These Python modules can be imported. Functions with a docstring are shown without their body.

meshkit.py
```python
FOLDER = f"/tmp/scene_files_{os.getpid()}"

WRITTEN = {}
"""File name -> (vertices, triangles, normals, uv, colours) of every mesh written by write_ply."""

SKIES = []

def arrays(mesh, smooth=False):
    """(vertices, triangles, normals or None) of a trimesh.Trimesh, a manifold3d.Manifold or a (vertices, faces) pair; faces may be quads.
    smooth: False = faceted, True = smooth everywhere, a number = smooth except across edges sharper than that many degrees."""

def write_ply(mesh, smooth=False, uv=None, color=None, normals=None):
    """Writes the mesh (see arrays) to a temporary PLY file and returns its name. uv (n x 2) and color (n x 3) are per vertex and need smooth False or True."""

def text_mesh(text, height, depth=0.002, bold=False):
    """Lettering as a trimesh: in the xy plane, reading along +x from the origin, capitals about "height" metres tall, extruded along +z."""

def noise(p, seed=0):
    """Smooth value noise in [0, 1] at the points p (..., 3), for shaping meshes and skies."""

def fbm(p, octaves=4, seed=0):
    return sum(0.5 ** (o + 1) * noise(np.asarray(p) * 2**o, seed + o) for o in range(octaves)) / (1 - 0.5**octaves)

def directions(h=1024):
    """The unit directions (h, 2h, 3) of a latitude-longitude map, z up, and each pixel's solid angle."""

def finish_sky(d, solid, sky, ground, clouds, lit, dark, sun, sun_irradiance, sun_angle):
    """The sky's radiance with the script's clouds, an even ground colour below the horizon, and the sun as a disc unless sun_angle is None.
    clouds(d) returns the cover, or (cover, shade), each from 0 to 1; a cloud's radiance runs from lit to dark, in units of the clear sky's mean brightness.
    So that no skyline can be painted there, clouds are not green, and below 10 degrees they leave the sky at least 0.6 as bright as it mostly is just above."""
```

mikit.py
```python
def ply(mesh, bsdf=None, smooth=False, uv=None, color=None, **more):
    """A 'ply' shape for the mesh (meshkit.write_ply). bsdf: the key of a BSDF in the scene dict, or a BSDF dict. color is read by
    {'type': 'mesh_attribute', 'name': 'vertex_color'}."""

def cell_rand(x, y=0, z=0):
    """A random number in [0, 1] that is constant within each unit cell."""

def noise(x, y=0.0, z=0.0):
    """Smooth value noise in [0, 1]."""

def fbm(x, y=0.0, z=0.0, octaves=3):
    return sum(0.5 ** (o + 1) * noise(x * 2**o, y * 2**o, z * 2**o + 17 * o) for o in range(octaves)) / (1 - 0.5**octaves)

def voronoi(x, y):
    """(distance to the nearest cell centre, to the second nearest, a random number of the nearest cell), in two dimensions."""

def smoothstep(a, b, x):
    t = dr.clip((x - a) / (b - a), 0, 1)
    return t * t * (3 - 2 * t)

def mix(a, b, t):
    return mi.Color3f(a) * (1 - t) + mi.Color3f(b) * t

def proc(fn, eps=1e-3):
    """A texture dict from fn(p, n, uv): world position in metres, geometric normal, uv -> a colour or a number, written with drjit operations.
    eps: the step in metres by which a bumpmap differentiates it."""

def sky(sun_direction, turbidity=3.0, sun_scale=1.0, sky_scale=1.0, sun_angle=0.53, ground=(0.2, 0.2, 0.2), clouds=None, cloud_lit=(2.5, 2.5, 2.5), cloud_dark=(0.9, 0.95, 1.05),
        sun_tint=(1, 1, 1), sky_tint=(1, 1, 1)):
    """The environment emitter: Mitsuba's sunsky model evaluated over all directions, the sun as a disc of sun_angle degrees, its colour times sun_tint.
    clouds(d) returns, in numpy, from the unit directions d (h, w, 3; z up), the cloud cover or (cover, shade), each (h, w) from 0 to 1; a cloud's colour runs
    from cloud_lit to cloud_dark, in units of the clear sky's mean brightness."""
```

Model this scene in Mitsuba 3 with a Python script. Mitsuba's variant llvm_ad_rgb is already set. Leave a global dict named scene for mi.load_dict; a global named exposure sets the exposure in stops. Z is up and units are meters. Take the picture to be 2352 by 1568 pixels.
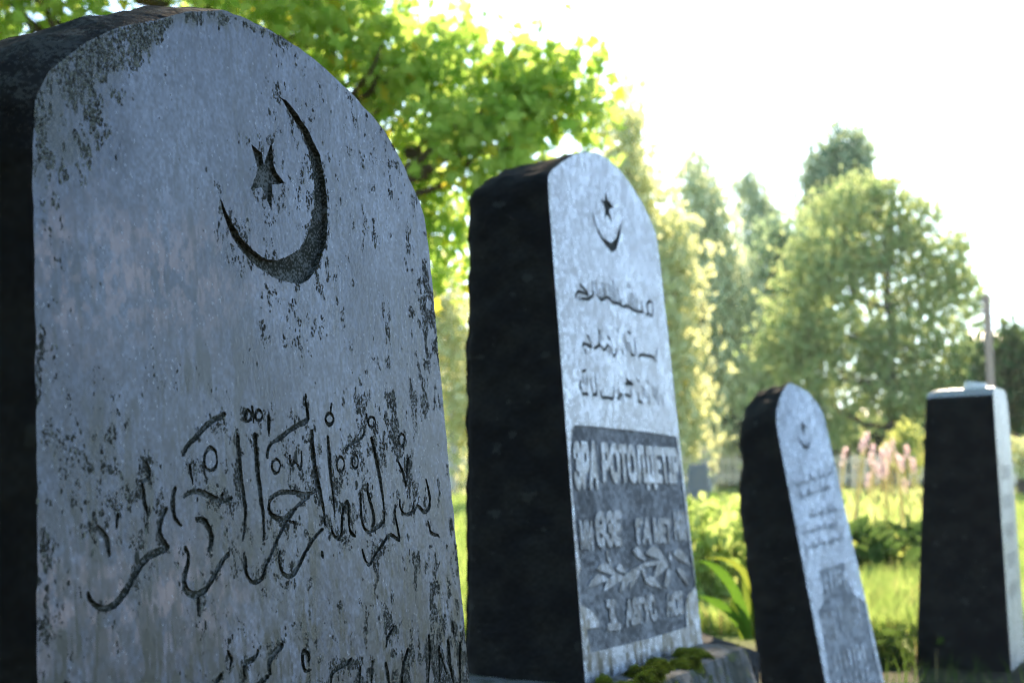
import math, numpy as np, trimesh, manifold3d, mitsuba as mi, drjit as dr, mikit, meshkit
from shapely.geometry import Polygon, LineString, Point, box
from shapely.ops import unary_union
from shapely import affinity
from mikit import proc, noise, fbm, cell_rand, smoothstep, mix
T = mi.ScalarTransform4f
V3 = lambda *a: np.array(a, float)

# ---------------------------------------------------------------- camera, sky, exposure
scene, labels = {}, {}
CAM_H, PITCH = 0.85, math.atan(266 / 3300)
scene['camera'] = {'type': 'thinlens', 'fov': 2 * math.degrees(math.atan(1176 / 3300)), 'fov_axis': 'x', 'near_clip': 0.05, 'far_clip': 3000.0,
    'aperture_radius': 0.0035, 'focus_distance': 1.56,
    'to_world': T().look_at([0, 0, CAM_H], [0, math.cos(PITCH), CAM_H + math.sin(PITCH)], [0, 0, 1])}
SUN_AZ, SUN_EL = math.radians(17), math.radians(36)
SUN = [math.sin(SUN_AZ) * math.cos(SUN_EL), math.cos(SUN_AZ) * math.cos(SUN_EL), math.sin(SUN_EL)]
scene['sky'] = mikit.sky(SUN, turbidity=2.8)
exposure = 4.0
HAZE = 0.0005

# ---------------------------------------------------------------- helpers
def tag(key, label=None, cat=None, group=None, kind=None):
    labels[key] = {k: v for k, v in (('label', label), ('category', cat), ('group', group), ('kind', kind)) if v}
def free(key):
    k, n = key, 1
    while k in scene or k in labels or any(s.startswith(k + '__') for s in scene):
        k = f'{key}_{n:03d}'; n += 1
    return k
def put(key, mesh, bsdf, **kw):
    k = key; n = 1
    while k in scene:
        k = f'{key}_{n:03d}'; n += 1
    scene[k] = mikit.ply(mesh, bsdf, **kw)
    return k
def unit(v):
    v = np.asarray(v, float); return v / max(np.linalg.norm(v), 1e-12)
def cat(ms):
    vs, fs, o = [], [], 0
    for v, f in ms:
        vs.append(v); fs.append(np.asarray(f) + o); o += len(v)
    return np.vstack(vs), np.vstack(fs)
def tube(pts, radii, n=8, cap=True):
    pts = np.asarray(pts, float); radii = np.broadcast_to(np.asarray(radii, float), (len(pts),))
    tang = np.gradient(pts, axis=0); a = V3(1, 0, 0) if abs(unit(tang[0])[0]) < 0.8 else V3(0, 1, 0)
    vs, th = [], np.arange(n) * 2 * np.pi / n
    for p, t, r in zip(pts, tang, radii):
        t = unit(t); x = unit(np.cross(t, a)); y = np.cross(t, x)
        vs.append(p + r * (np.cos(th)[:, None] * x + np.sin(th)[:, None] * y))
    v = np.vstack(vs); f = []
    for i in range(len(pts) - 1):
        for j in range(n):
            k = (j + 1) % n; f += [[i * n + j, i * n + k, i * n + n + k], [i * n + j, i * n + n + k, i * n + n + j]]
    if cap:
        c0, c1 = len(v), len(v) + 1; v = np.vstack([v, pts[0], pts[-1]]); m = (len(pts) - 1) * n
        for j in range(n):
            k = (j + 1) % n; f += [[c0, k, j], [c1, m + j, m + k]]
    return v, np.array(f)
def curve(p0, p1, sag=V3(0, 0, 0), n=7, wob=0.0, rs=None):
    t = np.linspace(0, 1, n)[:, None]; p = p0 * (1 - t) + p1 * t + 4 * t * (1 - t) * sag
    if wob: p[1:-1] += rs.normal(0, wob, (n - 2, 3))
    return p
def bxm(lo, hi, bev=0.0):
    lo, hi = np.array(lo, float), np.array(hi, float)
    if bev <= 0:
        m = trimesh.creation.box(hi - lo); m.apply_translation((lo + hi) / 2); return m.vertices.copy(), m.faces.copy()
    c = []
    for k in range(3):
        for i in np.ndindex(2, 2, 2):
            q = np.where(i, hi - bev, lo + bev); q[k] = (lo, hi)[i[k]][k]; c.append(q)
    h = trimesh.convex.convex_hull(np.array(c)); return h.vertices.copy(), h.faces.copy()
def tm(v, f): return trimesh.Trimesh(v, f, process=False)
def rot_z(v, a, at=(0, 0, 0)):
    c, s = math.cos(a), math.sin(a); at = np.array(at, float)
    return (np.asarray(v) - at) @ np.array([[c, s, 0], [-s, c, 0], [0, 0, 1]]) + at

def mat(name, color, rough=0.9, spec=0.3, bump=None, scale=None, **kw):
    b = {'type': 'principled', 'base_color': color if isinstance(color, dict) else {'type': 'rgb', 'value': list(color)},
         'roughness': rough, 'specular': spec, **kw}
    if bump is not None: b = {'type': 'bumpmap', 'arbitrary': bump, 'scale': scale or 1.0, 'bsdf': b}
    scene[name] = {'type': 'twosided', 'bsdf': b}
    return name
def leafmat(name, trans=1.0, rough=0.55, spec=None):
    scene[name] = {'type': 'principledthin', 'base_color': {'type': 'mesh_attribute', 'name': 'vertex_color'}, 'roughness': rough, 'diff_trans': trans}
    return name

# ---------------------------------------------------------------- setting: ground
def ground_col(p, n, uv):
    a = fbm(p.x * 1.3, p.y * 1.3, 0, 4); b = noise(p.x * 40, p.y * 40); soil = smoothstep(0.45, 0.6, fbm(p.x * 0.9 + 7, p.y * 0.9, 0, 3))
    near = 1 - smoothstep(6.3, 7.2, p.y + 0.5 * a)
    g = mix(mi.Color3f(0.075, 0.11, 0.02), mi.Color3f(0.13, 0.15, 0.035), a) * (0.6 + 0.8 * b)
    s = mix(mi.Color3f(0.014, 0.011, 0.008), mi.Color3f(0.03, 0.025, 0.017), b)  # dark soil; shade on the near ground is put into this colour too
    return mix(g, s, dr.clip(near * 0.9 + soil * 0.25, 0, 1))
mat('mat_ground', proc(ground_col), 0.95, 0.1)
gx = np.unique(np.concatenate([np.linspace(-14, 22, 121), [-1500, -400, -100, -40, 45, 100, 400, 1500]]))
gy = np.unique(np.concatenate([np.linspace(-6, 30, 121), [-300, -60, -20, 40, 60, 120, 400, 1500]]))
X, Y = np.meshgrid(gx, gy); P = np.stack([X, Y, 0 * X], -1)
Zg = 0.05 * (meshkit.fbm(P * 0.7, 3, 5) - 0.5) + 0.02 * (meshkit.fbm(P * 4, 2, 9) - 0.5); Zg[(abs(X - 4) > 18.5) | (abs(Y - 12) > 18.5)] = 0
P[..., 2] = Zg; nx, ny = len(gx), len(gy); idx = np.arange(nx * ny).reshape(ny, nx)
gf = np.concatenate([np.stack([idx[:-1, :-1], idx[:-1, 1:], idx[1:, 1:]], -1).reshape(-1, 3), np.stack([idx[:-1, :-1], idx[1:, 1:], idx[1:, :-1]], -1).reshape(-1, 3)])
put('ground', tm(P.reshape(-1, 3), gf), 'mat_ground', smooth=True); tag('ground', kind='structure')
def gz(x, y):
    i = np.clip(np.searchsorted(gx, x) - 1, 0, nx - 2); j = np.clip(np.searchsorted(gy, y) - 1, 0, ny - 2)
    return Zg[j, i]

# ---------------------------------------------------------------- gravestones
class Frame:
    def __init__(s, o, yaw, lean, roll=0.0):
        s.o = np.array(o, float); u = V3(math.sin(yaw), math.cos(yaw), 0); n = V3(math.cos(yaw), -math.sin(yaw), 0); z = V3(0, 0, 1)
        v = z * math.cos(lean) - n * math.sin(lean); s.n = n * math.cos(lean) + z * math.sin(lean)
        s.u = u * math.cos(roll) + v * math.sin(roll); s.v = v * math.cos(roll) - u * math.sin(roll)
    def world(s, q): q = np.asarray(q, float); return s.o + q[:, :1] * s.u + q[:, 1:2] * s.v + q[:, 2:3] * s.n
    def lu(s, p): return (p.x - s.o[0]) * s.u[0] + (p.y - s.o[1]) * s.u[1] + (p.z - s.o[2]) * s.u[2]
    def lv(s, p): return (p.x - s.o[0]) * s.v[0] + (p.y - s.o[1]) * s.v[1] + (p.z - s.o[2]) * s.v[2]
def resample(pts, step):
    ls = LineString(list(pts) + [pts[0]]); n = int(ls.length / step)
    return np.array([ls.interpolate(i / n, normalized=True).coords[0] for i in range(n)])
def smooth_pts(pts, n=40):
    from scipy.interpolate import splprep, splev
    p = np.array(pts, float)
    if len(p) < 4: return p
    tck, _ = splprep(p.T, s=0, k=3); return np.array(splev(np.linspace(0, 1, n), tck)).T
def stroke(pts, w, taper=True):
    p = smooth_pts(pts, max(12, 3 * len(pts))) if len(pts) > 3 else np.array([np.array(pts[0]) * (1 - t) + np.array(pts[-1]) * t for t in np.linspace(0, 1, 8)]) if len(pts) == 2 else smooth_pts(np.array([[*pts[0]], [*(np.array(pts[0]) + pts[1]) / 2], [*pts[1]], [*(np.array(pts[1]) + pts[2]) / 2], [*pts[2]]]), 12)
    L = len(p); parts = []
    for i in range(L - 1):
        t = (i + 0.5) / (L - 1); k = 0.55 + 0.45 * math.sin(math.pi * min(max(t, 0.06), 0.94)) ** 0.5 if taper else 1
        if len(pts) <= 6 and pts[0][1] - pts[-1][1] > 2.2 * abs(pts[0][0] - pts[-1][0]) and taper: k *= 1.25 - .6 * t
        k *= 0.85 + 0.3 * meshkit.noise(np.array([p[i][0] * 90, p[i][1] * 90, 0.3]))
        parts.append(LineString([p[i], p[i + 1]]).buffer(w / 2000 * k, quad_segs=3))
    return unary_union(parts).simplify(0.0004)
def body_mesh(outline, thick, amp, seed, inset_back=0.02, step=0.011, edge=0.0012, bulge=None):
    o = resample(outline, step); n = len(o)
    t = np.roll(o, -1, 0) - np.roll(o, 1, 0); nr = np.stack([t[:, 1], -t[:, 0]], 1); nr /= np.linalg.norm(nr, axis=1, keepdims=True)
    S = np.array([0, 0.025, 0.07, 0.14, 0.23, 0.34, 0.46, 0.58, 0.7, 0.82, 0.92, 1.0]); rings = []
    for s in S:
        w = -thick(o[:, 1]) * s; p3 = np.stack([o[:, 0], o[:, 1], w], 1)
        d = amp * (meshkit.fbm(p3 * 13, 4, seed) - 0.55) * min(1, s * 5) + 0.85 * amp * (meshkit.fbm(p3 * 42, 3, seed + 7) - 0.5) * min(1, s * 8)
        if s == 0: d = -edge * np.clip(meshkit.fbm(p3 * 60, 3, seed + 3) * 3 - 1.2, 0, 3)
        if bulge is not None: d = d + bulge(o[:, 0], o[:, 1]) * (1 - (1 - min(1, s * 5)) ** 2)
        if s == 1: d = d - inset_back
        elif s > 0.9: d = d - inset_back * 0.4
        q = o + nr * d[:, None]; wj = w + (0 if s in (0,) else (meshkit.fbm(p3 * 20, 3, seed + 5) - 0.5) * amp * 0.6)
        rings.append(np.stack([q[:, 0], q[:, 1], wj], 1))
    v = np.vstack(rings); f = []
    for i in range(len(S) - 1):
        a = np.arange(n); b = (a + 1) % n
        f += [np.stack([i * n + a, i * n + n + a, i * n + n + b], 1), np.stack([i * n + a, i * n + n + b, i * n + b], 1)]
    m = (len(S) - 1) * n; a = np.arange(n); b = (a + 1) % n; c0 = len(v); mid = lambda r: np.array([[r[:, 0].mean(), r[:, 1].mean(), r[:, 2].mean()]])
    v = np.vstack([v, mid(rings[0]), mid(rings[-1])]); v[c0, 2] = 0
    f += [np.stack([a, b, 0 * a + c0], 1), np.stack([m + b, m + a, 0 * a + c0 + 1], 1)]
    return v, np.vstack(f)
def prism(poly, depth, top=0.02):
    out = manifold3d.Manifold()
    for g in getattr(poly, 'geoms', [poly]):
        if g.is_empty or g.area < 1e-7: continue
        cs = manifold3d.CrossSection([np.array(g.exterior.coords)[:-1].tolist()] + [np.array(r.coords)[:-1].tolist() for r in g.interiors], manifold3d.FillRule.EvenOdd)
        out = out + cs.extrude(depth + top).translate([0, 0, -depth])
    return out
def solid(v, f): return manifold3d.Manifold(manifold3d.Mesh(np.asarray(v, np.float32), np.asarray(f, np.uint32)))
def rows(name, poly, cuts_at, depth):
    """one cut for each line of writing, split at these heights, top line first"""
    e = [9] + sorted(cuts_at, reverse=True) + [-9]; out = []
    for i in range(len(e) - 1):
        g = poly.intersection(box(-2, e[i + 1], 2, e[i]))
        if not g.is_empty: out.append((name if not out else f'{name}_{len(out):03d}', g, depth))
    return out
def pieces(name, poly, depth):
    g = [x for x in getattr(poly, 'geoms', [poly]) if x.area > 4e-6]
    return [(name if not i else f'{name}_{i:03d}', x, depth) for i, x in enumerate(sorted(g, key=lambda x: (-round(x.centroid.y * 12), x.centroid.x)))]
def gravestone(key, fr, vf, cuts, mats, smooth_body=50):
    """cuts: [(part name, polygon, depth)]; splits the carved solid into its polished face, rough body and carvings."""
    m = solid(*vf)
    if m.is_empty(): raise RuntimeError('open mesh ' + key)
    for name, poly, depth in cuts:
        if name.startswith(('raised_letter', 'branch_relief')): continue
        m = m - prism(poly, depth)
    me = m.to_mesh(); v = np.array(me.vert_properties[:, :3], float); f = np.array(me.tri_verts)
    c = v[f].mean(1); nn = np.cross(v[f[:, 1]] - v[f[:, 0]], v[f[:, 2]] - v[f[:, 0]]); nn /= np.maximum(np.linalg.norm(nn, axis=1, keepdims=True), 1e-15)
    which = np.full(len(f), 'rough_body', dtype=object)
    face = (np.abs(v[f][:, :, 2]).max(1) < 1e-5) & (nn[:, 2] > 0.9); which[face] = 'inscribed_face'
    import shapely
    for name, poly, depth in cuts:
        big = poly.buffer(0.0006); inside = shapely.contains_xy(big, c[:, 0], c[:, 1])
        if name.startswith(('raised_letter', 'branch_relief')): which[inside & face] = name
        else: which[inside & ~face & (v[f][:, :, 2].min(1) > -depth - 1e-4) & (v[f][:, :, 2].max(1) < 1e-4)] = name
    w = fr.world(v)
    for name in dict.fromkeys(which):
        g = f[which == name]; ids, inv = np.unique(g, return_inverse=True)
        put(f'{key}__{name}', tm(w[ids], inv.reshape(-1, 3)), mats.get(name) or mats[name[:-4] if name[-3:].isdigit() else name], smooth=smooth_body if name == 'rough_body' else False)
# ---------------------------------------------------------------- traced carvings, in each stone's own metres (along the face, up the face)
S1=[(8.0,[(-0.0673,0.8724),(-0.0665,0.8474),(-0.0642,0.8219),(-0.0619,0.8068),(-0.0642,0.7919),(-0.0681,0.7789)]),(8.0,[(-0.0416,0.8742),(-0.0413,0.8564),(-0.0395,0.8257),(-0.0362,0.7997),(-0.0383,0.7776)]),(9.0,[(0.0484,0.8767),(0.0488,0.8504),(0.0536,0.8252),(0.0596,0.8013),(0.0611,0.7856)]),(7.0,[(0.075,0.8716),(0.0756,0.8576),(0.0761,0.8322),(0.0783,0.8118),(0.0773,0.7929)]),(8.0,[(0.1547,0.8702),(0.1597,0.8514),(0.1653,0.8272),(0.1688,0.8057),(0.1684,0.783)]),(6.0,[(-0.0187,0.8916),(-0.0205,0.873)]),(7.0,[(0.0426,0.9131),(0.0425,0.9018),(0.0434,0.8905),(0.0324,0.8854),(0.0109,0.8779),(-0.0059,0.8705),(-0.0182,0.8658),(-0.0252,0.8539)]),(4.0,[(-0.0055,0.8445),(-0.0069,0.841),(-0.0101,0.8386),(-0.014,0.8382),(-0.0174,0.8398),(-0.0192,0.8429),(-0.0188,0.8466),(-0.0164,0.8497),(-0.0128,0.8512),(-0.009,0.8506),(-0.0062,0.8481),(-0.0055,0.8445)]),(5.0,[(0.0106,0.8546),(0.0138,0.846),(0.0183,0.8496),(0.022,0.8458),(0.0295,0.8581)]),(5.0,[(0.087,0.8903),(0.0856,0.8869),(0.0825,0.8846),(0.0787,0.8841),(0.0755,0.8855),(0.0738,0.8884),(0.0741,0.8919),(0.0765,0.8948),(0.08,0.8963),(0.0837,0.8959),(0.0863,0.8936),(0.087,0.8903)]),(4.0,[(0.0854,0.9057),(0.0821,0.8967)]),(6.0,[(0.0509,0.8203),(0.0253,0.8175),(-0.0029,0.8203),(-0.017,0.8178),(-0.0265,0.8111),(-0.0263,0.8028),(-0.019,0.7971),(-0.0054,0.7952),(0.0094,0.8023),(0.0244,0.809),(0.0375,0.8146)]),(6.0,[(0.0157,0.8045),(-0.0017,0.792),(-0.0172,0.7762),(-0.0261,0.765),(-0.0346,0.7563),(-0.0435,0.743),(-0.0551,0.74),(-0.063,0.7441),(-0.066,0.7518),(-0.0659,0.7633)]),(6.0,[(0.0574,0.7814),(0.0463,0.7771),(0.0303,0.7658),(0.0188,0.7545),(0.0097,0.7456),(-0.0068,0.7416),(-0.014,0.7487),(-0.0144,0.7642)]),(6.0,[(0.0718,0.7831),(0.0763,0.774),(0.0847,0.7703),(0.089,0.7783),(0.0962,0.8022),(0.1025,0.807),(0.1031,0.7929),(0.1056,0.7748),(0.1121,0.7712)]),(6.0,[(0.1266,0.8152),(0.1259,0.7996),(0.1274,0.7826),(0.1359,0.7743),(0.1445,0.7764)]),(7.0,[(0.1417,0.8226),(0.1442,0.804),(0.1462,0.7802),(0.1433,0.7764),(0.1557,0.779),(0.1686,0.7843)]),(5.0,[(0.2014,0.8044),(0.2049,0.792),(0.2174,0.7886),(0.2258,0.7924),(0.2295,0.8005)]),(6.0,[(0.2281,0.7895),(0.242,0.7944),(0.2495,0.7899),(0.2609,0.7936),(0.2639,0.8047),(0.2584,0.8247)]),(6.0,[(0.2041,0.8453),(0.2126,0.8314),(0.2162,0.8189)]),(6.0,[(0.2239,0.8478),(0.2174,0.8285)]),(5.0,[(0.2201,0.8687),(0.2185,0.8649),(0.2154,0.8624),(0.2117,0.8618),(0.2086,0.8635),(0.2071,0.8667),(0.2076,0.8706),(0.21,0.8739),(0.2135,0.8755),(0.2171,0.875),(0.2195,0.8724),(0.2201,0.8687)]),(4.0,[(0.1636,0.8877),(0.1622,0.8846),(0.159,0.8825),(0.1551,0.882),(0.1518,0.8833),(0.1501,0.886),(0.1505,0.8892),(0.1528,0.8918),(0.1565,0.8932),(0.1603,0.8928),(0.1629,0.8907),(0.1636,0.8877)]),(6.0,[(0.1468,0.8956),(0.1504,0.8849)]),(5.5,[(0.1929,0.7979),(0.1919,0.7804),(0.1945,0.7613),(0.1791,0.769),(0.1632,0.7607),(0.1448,0.7488),(0.1342,0.7405),(0.1268,0.7476),(0.1232,0.7569)]),(5.0,[(-0.0287,0.8927),(-0.0298,0.8901),(-0.0323,0.8883),(-0.0353,0.8879),(-0.038,0.889),(-0.0394,0.8913),(-0.0391,0.8939),(-0.0373,0.8962),(-0.0344,0.8974),(-0.0315,0.8971),(-0.0293,0.8953),(-0.0287,0.8927)]),(5.0,[(-0.0456,0.8919),(-0.0466,0.889),(-0.0488,0.8871),(-0.0515,0.8866),(-0.0538,0.8878),(-0.055,0.8903),(-0.0547,0.8933),(-0.053,0.8959),(-0.0505,0.8971),(-0.0479,0.8967),(-0.0461,0.8948),(-0.0456,0.8919)]),(5.0,[(-0.0429,0.9003),(-0.0424,0.886)]),(5.0,[(0.141,0.8769),(0.1306,0.8689),(0.1113,0.8638),(0.1048,0.8573)]),(4.0,[(0.1011,0.8444),(0.0995,0.8403),(0.0963,0.8375),(0.0924,0.837),(0.0892,0.8388),(0.0876,0.8425),(0.088,0.8468),(0.0905,0.8504),(0.0942,0.8522),(0.0979,0.8515),(0.1005,0.8486),(0.1011,0.8444)]),(4.0,[(0.1268,0.8466),(0.1254,0.8431),(0.1226,0.8407),(0.1193,0.8403),(0.1165,0.8418),(0.1151,0.8449),(0.1156,0.8486),(0.1177,0.8517),(0.1208,0.8532),(0.124,0.8526),(0.1262,0.8501),(0.1268,0.8466)]),(5.0,[(0.2575,0.7783),(0.26,0.7669),(0.2785,0.7602)]),(4.0,[(0.0024,0.793),(0.0112,0.7901),(0.0107,0.7853)]),(6.0,[(0.0529,0.7593),(0.0545,0.7543)]),(7.0,[(-0.0834,0.8932),(-0.0958,0.8892),(-0.1132,0.8808),(-0.1275,0.8706),(-0.1385,0.8632),(-0.1427,0.857)]),(5.0,[(-0.0979,0.8526),(-0.0998,0.8471),(-0.1039,0.8435),(-0.1089,0.8428),(-0.1132,0.8452),(-0.1154,0.85),(-0.1149,0.8557),(-0.1119,0.8605),(-0.1072,0.8628),(-0.1023,0.862),(-0.0989,0.8582),(-0.0979,0.8526)]),(7.0,[(-0.1446,0.8212),(-0.1312,0.8251),(-0.1143,0.822),(-0.0991,0.8164),(-0.081,0.8176)]),(6.0,[(-0.0927,0.8218),(-0.0974,0.8131)]),(7.0,[(-0.1957,0.8315),(-0.1941,0.8172),(-0.1905,0.8075)]),(6.0,[(-0.19,0.8504),(-0.1863,0.8407),(-0.1955,0.8338)]),(5.0,[(-0.135,0.8482),(-0.1325,0.832)]),(7.0,[(-0.1551,0.8278),(-0.1599,0.8133),(-0.157,0.8034),(-0.1502,0.797)]),(8.0,[(-0.1682,0.8113),(-0.1772,0.7973),(-0.1754,0.7864),(-0.1697,0.78),(-0.1841,0.7763),(-0.1984,0.7703),(-0.2111,0.7585),(-0.2253,0.7448),(-0.2452,0.7366),(-0.2575,0.7413),(-0.2625,0.7496)]),(8.0,[(-0.1294,0.8008),(-0.1147,0.7938),(-0.1121,0.7786),(-0.1164,0.7739)]),(8.0,[(-0.0894,0.7682),(-0.1021,0.7591),(-0.1148,0.7464),(-0.1289,0.7379),(-0.1438,0.7387),(-0.1505,0.7472),(-0.1468,0.759),(-0.1463,0.7772)]),(7.0,[(-0.2489,0.8013),(-0.24,0.7917),(-0.2377,0.7778)]),(5.0,[(-0.2258,0.8092),(-0.2282,0.799)]),(5.0,[(-0.133,0.7346),(-0.1343,0.7189)]),(9.0,[(-0.0189,0.6792),(-0.031,0.6739),(-0.0385,0.6685),(-0.0396,0.6571)]),(6.0,[(-0.0556,0.6787),(-0.0656,0.6722),(-0.0724,0.6711),(-0.0753,0.6571)]),(6.0,[(0.0205,0.6594),(0.021,0.6648),(0.013,0.6691),(0.011,0.6585),(0.014,0.6516),(0.0233,0.6508)]),(7.0,[(0.0895,0.6511),(0.0717,0.6468),(0.0572,0.6421),(0.0544,0.6347)]),(6.0,[(0.106,0.6408),(0.1019,0.6241)]),(6.0,[(0.1286,0.6434),(0.1237,0.6208)]),(8.0,[(0.1531,0.6377),(0.1571,0.6158)]),(7.0,[(0.1978,0.6473),(0.1867,0.6342),(0.1793,0.6124)]),(7.0,[(0.2421,0.6554),(0.2408,0.6368),(0.2327,0.6043)]),(6.0,[(0.2614,0.6416),(0.2569,0.6007)]),(5.0,[(0.2628,0.6338),(0.2736,0.6108)]),(8.0,[(0.2811,0.6455),(0.2815,0.6212),(0.2869,0.5961)]),(7.0,[(0.3077,0.6396),(0.3038,0.622),(0.301,0.594)]),(6.0,[(0.294,0.6632),(0.2946,0.649)]),(5.0,[(0.1736,0.6746),(0.1586,0.6632),(0.1553,0.6552)]),(7.0,[(-0.1086,0.665),(-0.117,0.6593)]),(7.0,[(-0.0434,0.654),(-0.0575,0.6498)]),(6.0,[(-0.0974,0.6836),(-0.0933,0.676),(-0.0955,0.6692)])]
CR1=[(-0.075,1.0994),(-0.0724,1.0822),(-0.0607,1.0608),(-0.0453,1.0449),(-0.0247,1.0334),(-0.0009,1.0261),(0.0241,1.0229),(0.0453,1.0227),(0.0579,1.0275),(0.0769,1.0441),(0.0932,1.0666),(0.0999,1.0929),(0.1013,1.1173),(0.0998,1.1382),(0.0935,1.1629),(0.0747,1.1865),(0.0565,1.2009),(0.0394,1.2107),(0.0231,1.2131),(0.0354,1.2061),(0.0484,1.1933),(0.0641,1.18),(0.0722,1.1636),(0.0785,1.1408),(0.0788,1.1199),(0.0724,1.0952),(0.0604,1.0745),(0.0468,1.0597),(0.0268,1.0503),(0.0077,1.0439),(-0.0126,1.0445),(-0.0296,1.0508),(-0.0459,1.0612),(-0.0575,1.0734),(-0.0688,1.0881)]
ST1=[(-0.0212,1.1533),(-0.005,1.1477),(-0.0033,1.1366),(0.0116,1.1621),(0.0128,1.1386),(0.0168,1.1318),(0.0295,1.1233),(0.0081,1.1185),(0.005,1.0917),(-0.0043,1.1073),(-0.0092,1.113),(-0.0264,1.1089),(-0.0175,1.1222),(-0.0133,1.1314)]
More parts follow.
